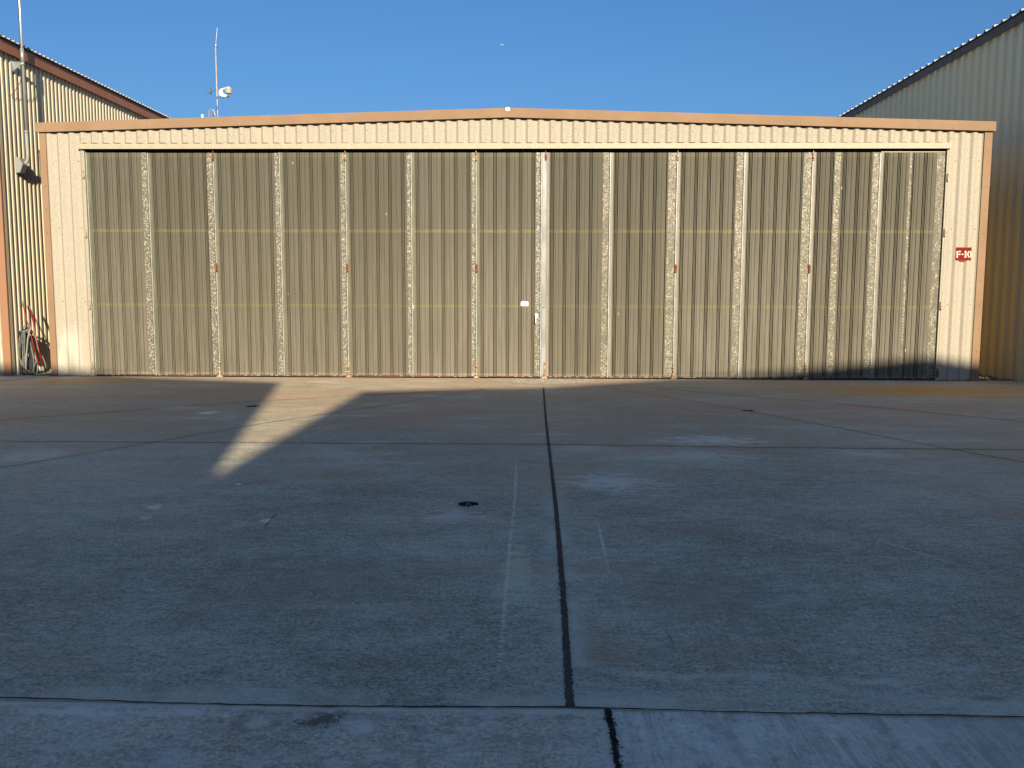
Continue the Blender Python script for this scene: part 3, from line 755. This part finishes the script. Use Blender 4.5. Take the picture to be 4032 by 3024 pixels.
def clip(x, z, s_, parent, mat):
    m = MB(); m.tube([(x, D-0.05, z-0.075), (x, D-0.05, z+0.075)], 0.014, 8); m.box(x-0.035 if s_ < 0 else x, x if s_ < 0 else x+0.035, D-0.045, D-0.032, z-0.055, z+0.035)
    m.box(x-0.004, x+0.018 if s_ < 0 else x+0.02, D-0.066, D-0.05, z-0.07, z-0.01)
    m.build('hinge', mat, parent)
for py in (690, 922, 1203, 1437): clip(DXL+0.002, fac(330, py).z, -1, L[0], M['rust_pale'] if py > 1000 else M['rust_pale'])
for py in (700, 917, 1205, 1468): clip(DXR+0.005, fac(3700, py).z, 1, L[12], M['rust_pale'] if py < 1400 else M['rust'])

# lever handle, lock, keeper, notice, peephole
c = fac(2109, 1250, YF)
m = MB(); m.box(c.x-0.016, c.x+0.045, YF-0.020, YF-0.001, c.z-0.01, c.z+0.075, 0, 0.006)
m.tube([(c.x+0.005, YF-0.02, c.z+0.055), (c.x+0.005, YF-0.065, c.z+0.055)], 0.014, 8)
m.tube(smooth_path([(c.x+0.005, YF-0.060, c.z+0.055), (c.x+0.003, YF-0.066, c.z+0.0), (c.x+0.001, YF-0.066, c.z-0.11)], 5), 0.011, 8)
m.build('handle', M['white'], L[6])
c = fac(2118, 1217, YF)
m = MB(); m.tube([(c.x, YF-0.001, c.z+0.01), (c.x, YF-0.03, c.z+0.01)], 0.028, 14); m.build('lock', M['zinc'], L[6])
c = fac(2140, 1211, YF)
m = MB(); m.box(c.x-0.02, c.x+0.02, YF-0.02, YF-0.0125, c.z-0.006, c.z+0.006); m.build('keeper_slot', M['dark'], L[7])
c0, c1 = fac(2051, 1186, YF), fac(2080, 1205, YF)
m = MB(); n_ = 10
pts = [(c0.x, YF-0.004, c1.z), (c1.x, YF-0.004, c1.z), (c1.x, YF-0.004, c0.z-0.012), (c1.x-0.02, YF-0.004, c0.z-0.004), (c1.x-0.035, YF-0.004, c0.z-0.016), (c1.x-0.06, YF-0.004, c0.z+0.002), (c0.x+0.025, YF-0.004, c0.z), (c0.x, YF-0.004, c0.z-0.02)]
m.prism(pts, (0, 0.0015, 0)); m.build('sticker', simple('white_paper', (0.85, 0.85, 0.86), (0.75, 0.76, 0.78), 30, 0.7, lo=.5, hi=.8), L[6])
c = fac(1628, 1213, YF)
m = MB(); m.tube([(c.x, YF-0.007, c.z), (c.x, YF-0.02, c.z)], 0.018, 12); m.box(c.x-0.014, c.x+0.014, YF-0.014, YF-0.007, c.z+0.02, c.z+0.06, 0, 0.004)
m.build('lock', M['rust_pale'], L[5])

# ------------------------------------------------------------------ bay sign
s = empty('bay_sign', (fac(3793, 1000, D-0.035).x, D-0.035, fac(3793, 1025).z), 'small red plate with white stencilled F-10 on the right corner wall', 'sign')
yS = D-0.0335
P0 = fac(3793, 1000, yS)
W, H = 0.292, 0.243
x0, z0 = P0.x-W/2, P0.z-H/2
m = MB(); m.box(x0, x0+W, yS-0.004, yS, z0, z0+H)
for (u, v) in ((.14, .1), (.87, .1), (.14, .9), (.87, .9)): m.screw((x0+u*W, yS-0.004, z0+(1-v)*H), (0, -1, 0), 0.006, 0.003, 0)
m.build('plate', [M['sign_red']], s)
m = MB(); arc = [(x0+W*0.5+math.cos(a)*W*0.27, yS-0.003, z0-0.001-abs(math.sin(a))*0.012) for a in [math.pi+math.pi*i/10 for i in range(11)]]
m.prism(arc, (0, 0.003, 0)); m.build('backing_disc', M['rust'], s)
m = MB()
def U(px, py):          # sign pixel coordinates of the enlarged sign -> plate
    return x0+(px-745+(py-495)*0.055)/400*W, z0+H-(py-495)/330*H
def rect(ax, ay, bx_, by): 
    p = [U(ax, ay), U(bx_, ay), U(bx_, by), U(ax, by)]; m.prism([(q[0], yS-0.0045, q[1]) for q in p], (0, -0.0015, 0))
rect(762, 590, 795, 757); rect(808, 583, 872, 614); rect(806, 652, 858, 684)
LT = lambda: m.build('letter', M['sign_white'], s)
LT(); m = MB(); rect(888, 654, 936, 685); LT(); m = MB()
rect(972, 583, 1008, 738); rect(958, 730, 1010, 754); rect(962, 600, 973, 622); LT(); m = MB()
def arcl(cx, cy, rx, ry, ix, iy, a0, a1, gap):
    n = 12; o_ = []; i_ = []
    for k in range(n+1):
        a = math.radians(a0+(a1-a0)*k/n)
        o_.append(U(cx+gap+rx*math.cos(a), cy-ry*math.sin(a))); i_.append(U(cx+gap+ix*math.cos(a), cy-iy*math.sin(a)))
    for k in range(n):
        q = [o_[k], o_[k+1], i_[k+1], i_[k]]; m.prism([(p[0], yS-0.0045, p[1]) for p in q], (0, -0.0015, 0))
arcl(1088, 668, 48, 86, 16, 56, 93, 267, -6); arcl(1088, 668, 48, 86, 16, 56, -87, 87, 6)
LT()

# bracket plate on the ridge
c = fac(1999, 431, D-0.10)
b_ = empty('ridge_light_bracket', (c.x, D-0.10, c.z-0.04), 'small square white plate fixed at the peak of the tan fascia', 'mounting plate')
m = MB(); m.box(c.x-0.040, c.x+0.040, D-0.120, D-0.099, c.z-0.035, c.z+0.037, 0, 0.008); m.build('plate', M['white'], b_)
m = MB(); m.tube([(c.x, D-0.12, c.z), (c.x, D-0.135, c.z)], 0.010, 8); m.box(c.x-0.030, c.x+0.030, D-0.11, D-0.10, c.z+0.038, c.z+0.052)
m.build('bolt', M['screw'], b_)

# ------------------------------------------------------------------ neighbours
NP = [(0, 0), (0.012, 0.028), (0.050, 0.032), (0.066, 0.026), (0.082, 0.0), (0.145, 0.0)]
def neighbour(name, xw, s_, ytop0, y1, zw, label, wallmat, fmat, prof, pitch, y0, front=True):
    """s_ = +1 building lies to +x of its side wall"""
    t = empty(name, (xw+s_*6, (y0+y1)/2, 0), label, 'hangar')
    m = MB(); q = profile_pts(prof, pitch, y0+0.06, y1, 0.01)
    m.grid([[(xw-s_*d, y, -0.02) for y, d in q]]+[[(xw-s_*d, y, zw*k/5) for y, d in q] for k in range(1, 6)])
    r = random.Random(3)
    for zc in (0.25, 2.1, 4.2):
        y = y0+0.2
        while y < y1:
            if r.random() < 0.6: m.screw((xw-s_*0.001, y, zc), (-s_, 0, 0), 0.01)
            y += pitch*3
    m.build('side_wall', [wallmat, M['screw']], t)
    return t
# left neighbour
Ztf = side(13.6, 165, -10.03).z
LN = neighbour('neighbour_hangar', WXL, -1, 0, 34, 6.25, 'taller cream ribbed hangar at left with brown eave fascia', M['left_wall'], M['brown'], NP, 0.145, D-0.03)
LN.name = 'hangar'
zfb = side(300, 333, -10.02).z; zft = zfb+0.205
m = MB(); m.box(-10.02, -10.10, D-0.10, 34, zfb, zft); m.build('fascia', M['brown'], LN)
m = MB(); m.box(-10.02-0.3, -10.015, D-0.125, D-0.102, zfb-0.02, zft+0.03); m.build('fascia_end', M['tan'], LN)
TP = [(0, 0), (0.020, 0.032), (0.052, 0.032), (0.072, 0), (0.150, 0)]
def eave_roof(t, xe, s_, zt, y0, y1, pitch, prof, run, rise, mat, thick=0.05):
    m = MB(); q = profile_pts(prof, pitch, y0, y1, 0)
    a = [(xe, y, zt+d) for y, d in q]; b = [(xe+s_*run, y, zt+rise+d) for y, d in q]
    m.grid([a, b]); m.grid([[(xe, y, zt+d-0.004) for y, d in q], [(xe+s_*run, y, zt+rise+d-0.004) for y, d in q]])
    return m.build('roof', mat, t)
eave_roof(LN, -9.965, -1, zft+0.035, D-0.12, 34, 0.150, TP, 6, 0.75, M['roof_light'])
m = MB(); m.box(-10.098, -10.03, D-0.08, 34, zft+0.001, zft+0.034); m.build('closure_strip', M['dark'], LN)
# front of the left neighbour
m = MB()
q = profile_pts(WALLP, PITCHW, -18, WXL-0.13, 0.05)
m.grid([[(u, D-0.02-d, 0.0) for u, d in q], [(u, D-0.02-d, 6.4) for u, d in q]]); m.build('front_wall', M['cream'], LN)
pa = fac(19, 1478, D-0.06).x; pb = fac(50, 1478, D-0.06).x
m = MB(); m.box(WXL-0.135, WXL+0.014, D-0.065, D+0.0, 0, zfb-0.001); m.build('corner_trim', M['orange_post'], LN)
m = MB(); m.box(WXL-0.1, WXL+0.018, D+0.002, D+0.06, 0, zfb-0.001); m.build('corner_channel', M['cream_trim'], LN)
m = MB(); m.face([(-18, 34, 0), (WXL, 34, 0), (WXL, 34, 6.3), (-18, 34, 6.3)]); m.build('rear_wall', M['left_wall'], LN)
# right neighbour
RPF = [(0, 0), (0.040, 0.060), (0.10, 0.060), (0.135, 0), (0.20, 0), (0.205, 0.008), (0.225, 0.008), (0.23, 0), (0.305, 0)]
RPF = [(a*1.06, b) for a, b in RPF]
zrt = side(3660, 248, WXR-0.05).z
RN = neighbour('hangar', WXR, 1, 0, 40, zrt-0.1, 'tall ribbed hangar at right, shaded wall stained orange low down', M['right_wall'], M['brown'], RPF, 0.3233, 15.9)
m = MB(); m.box(WXR-0.095, WXR-0.066, 15.85, 40, zrt-0.26, zrt-0.10); m.build('fascia', simple('dark_grey_trim', (0.20, 0.13, 0.085), (0.14, 0.09, 0.06), 5, 0.5), RN)
TP2 = [(0, 0), (0.02, 0.045), (0.06, 0.045), (0.085, 0), (0.3233, 0)]
eave_roof(RN, WXR-0.125, 1, zrt-0.075, 15.85, 40, 0.3233, TP2, 6, 0.9, M['roof_light'])
m = MB(); m.box(WXR-0.105, WXR-0.03, 15.86, 40, zrt-0.099, zrt-0.077); m.build('closure_strip', M['dark'], RN)
m = MB(); q = profile_pts(WALLP, PITCHW, WXR+0.10, WXR+8, 0.05)
m.grid([[(u, 15.92-d, 0.0) for u, d in q], [(u, 15.92-d, 6.9+0.15*(u-WXR)) for u, d in q]]); m.build('front_wall', M['cream'], RN)
m = MB(); m.box(WXR-0.018, WXR+0.12, 15.86, 15.955, 0, zrt-0.27); m.build('corner_trim', M['tan'], RN)
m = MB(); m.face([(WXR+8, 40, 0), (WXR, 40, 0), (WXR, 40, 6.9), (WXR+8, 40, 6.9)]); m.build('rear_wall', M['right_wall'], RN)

# ------------------------------------------------------------------ unseen row opposite, behind the camera, outline shaped to cast the shade
YO = -14.0
def back(px=None, py=None, P=None):
    P = P if P is not None else gnd(px, py)
    t = (P.y-YO)/sdir.y
    return (P.x-sdir.x*t, P.z-sdir.z*t)
LS = [back(P=fac(-300, 1436)), back(P=fac(212, 1449)), back(P=fac(420, 1468)), back(640, 1490), back(850, 1497), back(1106, 1506)]
RS = [back(1425, 1541), back(1800, 1532), back(2130, 1526), back(P=fac(2640, 1492)), back(P=fac(2900, 1476)), back(P=fac(3300, 1440)), back(P=fac(3650, 1404)), back(P=fac(3850, 1434))]
apex = back(830, 2010)
xcut = 1.875; LS[-1] = (xcut, LS[-1][1])
def occluder(label, pts, extra=None):
    t = empty('hangar', ((pts[0][0]+pts[-1][0])/2, YO-6, 0), label, 'hangar', 'unseen shade-casting hangars opposite')
    for y_ in (YO, YO-12):
        m = MB(); m.face([(pts[0][0], y_, 0)]+[(pts[-1][0], y_, 0)]+[(p[0], y_, p[1]) for p in pts[::-1]]); m.build('end_wall', M['cream'], t)
    m = MB(); m.grid([[(p[0], YO, p[1]) for p in pts], [(p[0], YO-12, p[1]) for p in pts]]); m.build('roof', M['roof_light'], t)
    for p in (pts[0], pts[-1]):
        m = MB(); m.face([(p[0], YO, 0), (p[0], YO-12, 0), (p[0], YO-12, p[1]), (p[0], YO, p[1])]); m.build('side_wall', M['cream'], t)
    return t
occluder('unseen hangar behind the camera, shaped to cast the shade left of the sun gap', [(-22, LS[0][1]-1.0), (-6, LS[0][1]+0.02)]+LS)
r_end = RS[-1]
occluder('unseen hangar behind the camera, shaped to cast the shade right of the sun gap', [(xcut+0.02, 6.2), (2.22, 6.35), (2.35, 7.0), (2.47, 7.5), (2.75, 8.2), (2.98, 8.66), RS[0]]+RS[1:]+[(r_end[0]+1.2, r_end[1]-0.12), (30, r_end[1]-1.2)])  # stepped left side is made up to shape the sunlit wedge

# ------------------------------------------------------------------ service mast on the left neighbour's wall
XP = -9.905
pb_ = side(104, 520, XP); yp = pb_.y
zt = 9.2; zc = side(108, 560, XP).z; zb_ = side(108, 640, XP).z
t = empty('service_mast', (XP, yp, zb_), 'pale metal service mast with grey conduit and box on the left hangar wall', 'mast')
m = MB(); m.tube([(XP, yp, pb_.z), (XP, yp, zt)], 0.021, 12)
for zz in (side(95, 5, XP).z, side(95, 62, XP).z, side(95, 137, XP).z): m.tube([(XP, yp, zz), (XP, yp, zz+0.014)], 0.0235, 12)
m.build('pole', M['galv_pipe'], t)
m = MB(); m.tube([(XP, yp, side(95, 250, XP).z), (XP, yp, side(95, 195, XP).z)], 0.034, 12); m.build('sleeve', M['galv_pipe'], t)
m = MB()
m.tube(smooth_path([(XP, yp, pb_.z+0.02), (XP, yp, zc), (XP, yp, zb_+0.10), (XP-0.03, yp, zb_+0.01), (XP-0.11, yp, zb_-0.05), (XP-0.19, yp, zb_-0.06)], 6), 0.034, 12)
m.tube([(XP, yp, pb_.z-0.02), (XP, yp, pb_.z+0.03)], 0.038, 12)
m.build('conduit', M['conduit'], t)
m = MB()
q = [(WXL+0.034, 0.10), (WXL+0.034, -0.22), (WXL+0.13, -0.20), (WXL+0.19, -0.05), (WXL+0.12, 0.08)]
m.prism([(a, yp-0.14, zb_+b) for a, b in q], (0, 0.17, 0)); m.build('junction_box', M['conduit'], t)
zbk = side(92, 252, XP).z
m = MB(); m.box(WXL+0.034, XP-0.02, yp-0.02, yp+0.02, zbk-0.02, zbk+0.012); m.box(WXL+0.034, WXL+0.042, yp-0.10, yp+0.10, zbk-0.16, zbk+0.06)
m.prism([(WXL+0.05, yp-0.10, zbk+0.02), (XP-0.03, yp-0.03, zbk+0.03), (XP-0.03, yp+0.0, zbk-0.02), (WXL+0.05, yp-0.04, zbk-0.14)], (0, 0.01, 0))
m.tube([(XP, yp, zbk-0.03), (XP, yp, zbk+0.03)], 0.032, 12)
m.build('wall_bracket', M['galv_pipe'], t)
m = MB(); zq = side(95, 300, XP).z
m.tube(smooth_path([(XP-0.028, yp-0.01, side(95, 10, XP).z+0.3), (XP-0.030, yp, side(95, 100, XP).z), (XP-0.028, yp, zbk+0.1), (XP-0.03, yp, zq), (XP-0.08, yp-0.06, zq-0.20), (WXL+0.04, yp-0.16, zq-0.42)], 6), 0.006, 6)
m.build('cable', M['black'], t)

# ------------------------------------------------------------------ weather station mast on the hangar roof
YW = 19.6
w = lambda px, py, dy=0: fac(px, py, YW+dy)
base = w(857, 455)
t = empty('weather_station', (base.x, YW, 4.75), 'thin tan mast with weather sensors and whip antenna above the hangar roof', 'weather station')
xm = base.x
zt = w(857, 187).z; m = MB(); m.tube([(xm, YW, 4.62), (xm, YW, zt)], 0.0135, 10)
m.build('pole', M['pole_tan'], t)
def band(py0, py1, rr_, mat, nm='clamp'):
    m = MB(); m.tube([(xm, YW, w(857, py1).z), (xm, YW, w(857, py0).z)], rr_, 10); m.build(nm, mat, t)
band(418, 431, 0.0155, M['grey_tip'], 'tape'); band(380, 389, 0.018, M['grey_tip']); band(186, 197, 0.019, M['pole_tan'], 'pole_cap')
m = MB(); a0 = w(850, 184); m.tube([(a0.x, YW, a0.z), (a0.x, YW, a0.z+0.05)], 0.010, 8); a1 = w(855.5, 108)
m.tube([(a0.x, YW, a0.z+0.05), (a1.x, YW, a1.z)], [0.0062, 0.0035], 6); m.build('whip_antenna', M['white'], t)
m = MB(); m.box(w(844, 184).x, xm, YW-0.02, YW+0.02, a0.z-0.012, a0.z); m.tube([(a0.x-0.03, YW-0.03, a0.z-0.004), (a0.x+0.04, YW+0.03, a0.z-0.004)], 0.005, 6)
m.tube([(a0.x, YW-0.04, a0.z-0.004), (a0.x, YW+0.04, a0.z-0.004)], 0.005, 6); m.build('antenna_bracket', M['screw'], t)
m = MB(); m.tube(smooth_path([(a0.x, YW, a0.z-0.01), w(850, 215), w(852, 300), w(855, 352), w(853, 400), w(852, 455)], 5), 0.004, 6); m.build('cable', M['black'], t)
# anemometer
m = MB(); A = w(831, 361); m.tube([w(855, 353), A], 0.006, 6); m.tube([(A.x, YW, A.z-0.05), (A.x, YW, A.z+0.075)], 0.006, 6)
fin = [w(827, 348), w(829, 348), w(834, 362), w(832, 368), w(829, 366)]; m.prism([(p.x, YW-0.002, p.z) for p in fin], (0, 0.005, 0)); m.build('wind_vane', M['screw'], t)
m = MB()
for k, (px, py) in enumerate(((823, 366), (834, 367), (829, 369))):
    c = w(px, py); m.tube([(A.x, YW, A.z-0.035), (c.x, YW-0.02+0.03*k, c.z)], 0.0025, 5)
    rows = []
    for j in range(5):
        a = j/4*math.pi/2; rows.append([(c.x-0.014+0.028*math.sin(a)*0+0.014*math.cos(b2)*math.cos(a), YW-0.02+0.03*k+0.018*math.sin(a), c.z+0.014*math.sin(b2)*math.cos(a)) for b2 in [2*math.pi*q/8 for q in range(8)]])
    m.grid(rows, 0, True, True)
m.build('anemometer_cups', M['screw'], t)
# sensor arm and radiation shield
m = MB(); m.prism([w(862, 352), w(898, 341), w(905, 343), w(905, 345), w(880, 352), w(864, 356)], (0, 0.03, 0)); m.build('sensor_arm', M['white'], t)
c = w(900.5, 358); R_ = 0.078; m = MB(); rows = []
ztp, zbt = w(900, 347).z, w(900, 368).z
n_ = 7
for k in range(n_):
    za = ztp-(ztp-zbt)*k/n_; zb2 = ztp-(ztp-zbt)*(k+0.8)/n_
    for z_, q in ((za, R_*0.93), (za-0.003, R_), (zb2, R_), (zb2-0.001, R_*0.90)): rows.append([(c.x+q*math.cos(2*math.pi*j/20), YW+q*math.sin(2*math.pi*j/20), z_) for j in range(20)])
m.grid(rows, 0, False, True); m.face(rows[0]); m.face(rows[-1]); m.build('radiation_shield', M['beige'], t)
m = MB(); m.prism([w(862, 352), w(874, 353), w(877, 366), w(890, 373), w(899, 378), w(893, 381), w(872, 379), w(862, 374)], (0, 0.07, 0)); m.build('sensor_housing', M['white'], t)
m = MB(); m.prism([w(894, 376), w(901, 378.5), w(897, 381.5), w(890, 381)], (0, 0.06, -0.001)); m.build('housing_tip', M['grey_tip'], t)
m = MB(); m.tube(smooth_path([w(866, 379, .03), w(870, 386, .03), w(875, 388, .03), w(880, 382, .03)], 5), 0.003, 5); m.build('sensor_cable', M['black'], t)

# grid dish behind the fascia
YG = 19.0
g_ = lambda px, py, dy=0: fac(px, py, YG+dy)
t = empty('grid_antenna', (g_(835, 455).x, YG, 4.7), 'translucent grey wire grid dish peeping over the roof beside the weather mast', 'antenna')
m = MB(); out = [g_(816, 470), g_(819, 450), g_(821, 436), g_(824, 424), g_(834, 429), g_(843, 437), g_(846, 452), g_(847, 470)]
bow = lambda p: (p.x, YG+0.25*((p.x-g_(833, 450).x)/0.1)**2*0.2, p.z)
m.tube([bow(p) for p in out], 0.0045, 6)
for k in range(1, 9):
    f = k/9; xk = out[0].x+(out[-1].x-out[0].x)*f
    ztop = out[3].z-(0.0 if f < .25 else (f-.25)*0.10) - (0.04*max(0, (.25-f)/.25))
    m.tube([bow(Vector((xk, 0, 4.7))), bow(Vector((xk, 0, ztop-0.005)))], 0.0022, 5)
for k in range(9):
    z_ = 4.72+0.03*k
    if z_ < out[3].z-0.02: m.tube([bow(Vector((out[0].x+0.01, 0, z_))), bow(Vector((out[-1].x-0.012, 0, z_)))], 0.0020, 5)
m.build('reflector', M['galv_pipe'], t)
pn = [g_(828, 470), g_(828, 440), g_(841, 438), g_(841, 470)]
m = MB(); m.tube([(g_(832, 450).x, YG+0.1, 4.6), (g_(832, 450).x, YG+0.1, g_(832, 438).z)], 0.012, 8); m.build('support', M['grey_tip'], t)
c = g_(797, 455)
m = MB(); rows = []
for k in range(6):
    a = math.pi/2*k/5; rows.append([(c.x+0.028*math.cos(a)*math.cos(2*math.pi*j/12), YG+0.028*math.cos(a)*math.sin(2*math.pi*j/12), c.z+0.03*math.sin(a)) for j in range(12)])
m.grid([[(p[0], p[1], 4.7) for p in rows[0]]]+rows, 0, True, True)
tag(m.build('roof_vent_cap', M['white']), 'tiny white domed cap just showing over the fascia left of the grid dish', 'vent cap')

# ------------------------------------------------------------------ airliner far off in the sky
d = ray(1975, 176).normalized(); P = Vector((0, 0, CH))+d*1500
t = empty('airplane', P, 'tiny distant airplane, a pale speck in the blue sky', 'airplane')
m = MB(); X = Vector((1, 0, -0.15)).normalized()
m.tube([P-X*2.2, P-X*1.7, P+X*1.4, P+X*2.6], [0.1, 0.36, 0.36, 0.08], 8); m.build('fuselage', M['white'], t)
m = MB(); m.prism([P-X*0.2, P+X*0.6, P+X*1.2+Vector((0, 2.8, 0)), P+X*0.8+Vector((0, 2.8, 0))], (0, 0, .08)); m.prism([P-X*0.2, P+X*0.6, P+X*1.2-Vector((0, 2.8, 0)), P+X*0.8-Vector((0, 2.8, 0))], (0, 0, .08)); m.build('wing', M['white'], t)
m = MB(); m.prism([P+X*1.8, P+X*2.6, P+X*2.7+Vector((0, 0, 1.0)), P+X*2.3+Vector((0, 0, 1.0))], (0, .08, 0)); m.build('tail_fin', M['white'], t)

# ------------------------------------------------------------------ hoses and poles in the left gap
def hp(px, py, y=16.95): return fac(px, py, y)
def pole(a, b, ytop, ybot, r0, tip, foot, footmat, label):
    A = hp(a[0], a[1], ytop); B = hp(b[0], b[1], ybot); dv = (B-A)
    t = empty('red_pole', (B.x, B.y, 0), label, 'pole', 'red poles leaning in the gap')
    n1 = A+dv*0.07
    m = MB(); m.tube([A+dv*0.0, A+dv*0.03, n1], [0.008, 0.014, 0.015], 10); m.build('grip_cap', M['grey_tip'], t)
    m = MB(); m.tube([n1, A+dv*0.28, A+dv*0.34, A+dv*0.93], [r0*tip, r0*tip, r0, r0], 10); m.build('shaft', M['red'], t)
    m = MB(); m.tube([A+dv*0.925, A+dv*0.94, A+dv], [r0*1.1, foot, foot*1.1], 10); m.build('foot', footmat, t)
pole((86, 1185), (160, 1462), 16.85, 16.62, 0.0085, 1.0, 0.020, M['white'], 'slim red pole with white foot leaning left among the hoses')
pole((117, 1203), (171, 1462), 16.95, 16.66, 0.0085, 1.6, 0.024, M['beige'], 'red pole with thicker upper half and beige foot among the hoses')

hy = 16.78
t = empty('hose_coil', (hp(100, 1478).x, hy, 0), 'grey and black hoses hung in long loops on a black stand', 'hose')
r = random.Random(21)
# stand
m = MB(); 
a = hp(112, 1290, hy+0.06); m.tube([(a.x, hy+0.08, 0), (a.x, hy+0.08, a.z)], 0.018, 8)
m.tube([hp(60, 1332, hy), hp(80, 1305, hy), hp(112, 1290, hy+0.06), hp(128, 1306, hy+.05)], 0.016, 8)
m.box(hp(108, 1400).x, hp(136, 1400).x, hy+0.10, hy+0.14, 0.02, hp(100, 1310).z)
m.build('stand', M['black'], t)
m = MB()
for (px, py, s_) in ((58, 1331, .022), (66, 1325, .018), (95, 1288, .022), (92, 1306, .022), (104, 1301, .020), (119, 1287, .020)):
    c = hp(px, py, hy-0.05); m = MB(); m.tube([(c.x-s_, c.y, c.z-s_*.3), (c.x+s_, c.y-0.02, c.z+s_*.4)], [s_*0.6, s_*0.8], 8); m.build('coupling', M['zinc'], t)
for a_, b__ in (((110, 1337), (112, 1350)), ((110, 1392), (113, 1405))):
    m = MB(); m.tube([hp(*a_, hy-.06), hp(*b__, hy-.06)], 0.009, 6); m.build('coupling', M['zinc'], t)
def hose(pts, y0, mat, rad, nm='hose_loop'):
    m = MB(); n = len(pts); m.tube(smooth_path([hp(p[0], p[1], y0+(p[2] if len(p) > 2 else 0)) for p in pts], 7), rad, 8); m.build(nm, mat, t)
hose([(86, 1302), (77, 1330), (73, 1380), (73, 1430), (82, 1465), (100, 1477)], hy, M['grey_hose'], 0.013)
hose([(90, 1302), (82, 1345), (79, 1400), (87, 1445), (106, 1472)], hy-.03, M['grey_hose'], 0.012)
hose([(93, 1304), (91, 1350), (90, 1400), (93, 1440)], hy-.05, M['grey_hose'], 0.015)
hose([(98, 1304), (97, 1360), (97, 1410), (101, 1450)], hy-.04, M['grey_hose'], 0.012)
hose([(122, 1290), (112, 1320), (106, 1370), (102, 1440), (104, 1470)], hy-.09, M['conduit'], 0.014)
hose([(76, 1380), (72, 1420), (76, 1450), (95, 1472), (130, 1478)], hy-.02, M['black'], 0.015)
hose([(78, 1330), (75, 1400), (90, 1435), (108, 1458), (125, 1476)], hy-.06, M['grey_hose'], 0.013)
hose([(118, 1345), (126, 1380), (133, 1420), (133, 1450), (128, 1468)], hy+.02, M['grey_hose'], 0.013)
hose([(124, 1305), (140, 1330), (152, 1380), (170, 1410), (180, 1440), (180, 1470)], hy+.03, M['grey_hose'], 0.012)
hose([(116, 1310), (128, 1360), (140, 1410), (148, 1440), (146, 1468)], hy+.04, M['conduit'], 0.012)
hose([(96, 1296), (84, 1310), (70, 1322), (60, 1332)], hy-.02, M['black'], 0.017)
hose([(132, 1468), (137, 1440), (142, 1420)], hy-.05, M['grey_hose'], 0.010)
hose([(84, 1440), (90, 1472), (120, 1481), (160, 1480), (200, 1478)], hy-.10, M['black'], 0.018)
hose([(95, 1455), (118, 1474), (150, 1479), (206, 1477)], hy-.14, M['black'], 0.015)
hose([(112, 1460), (130, 1466), (155, 1472), (185, 1474), (206, 1472)], hy-.17, M['green_hose'], 0.010)
hose([(196, 1457), (203, 1456), (210, 1453)], hy-.02, M['white'], 0.010, 'nozzle')
m = MB(); pp = [(104, 1330), (118, 1322), (128, 1345), (136, 1400), (134, 1470), (106, 1470), (100, 1430), (110, 1400)]
m.prism([hp(p[0], p[1], hy+0.02) for p in pp], (0, 0.06, 0)); m.build('rubber_apron', M['black'], t)
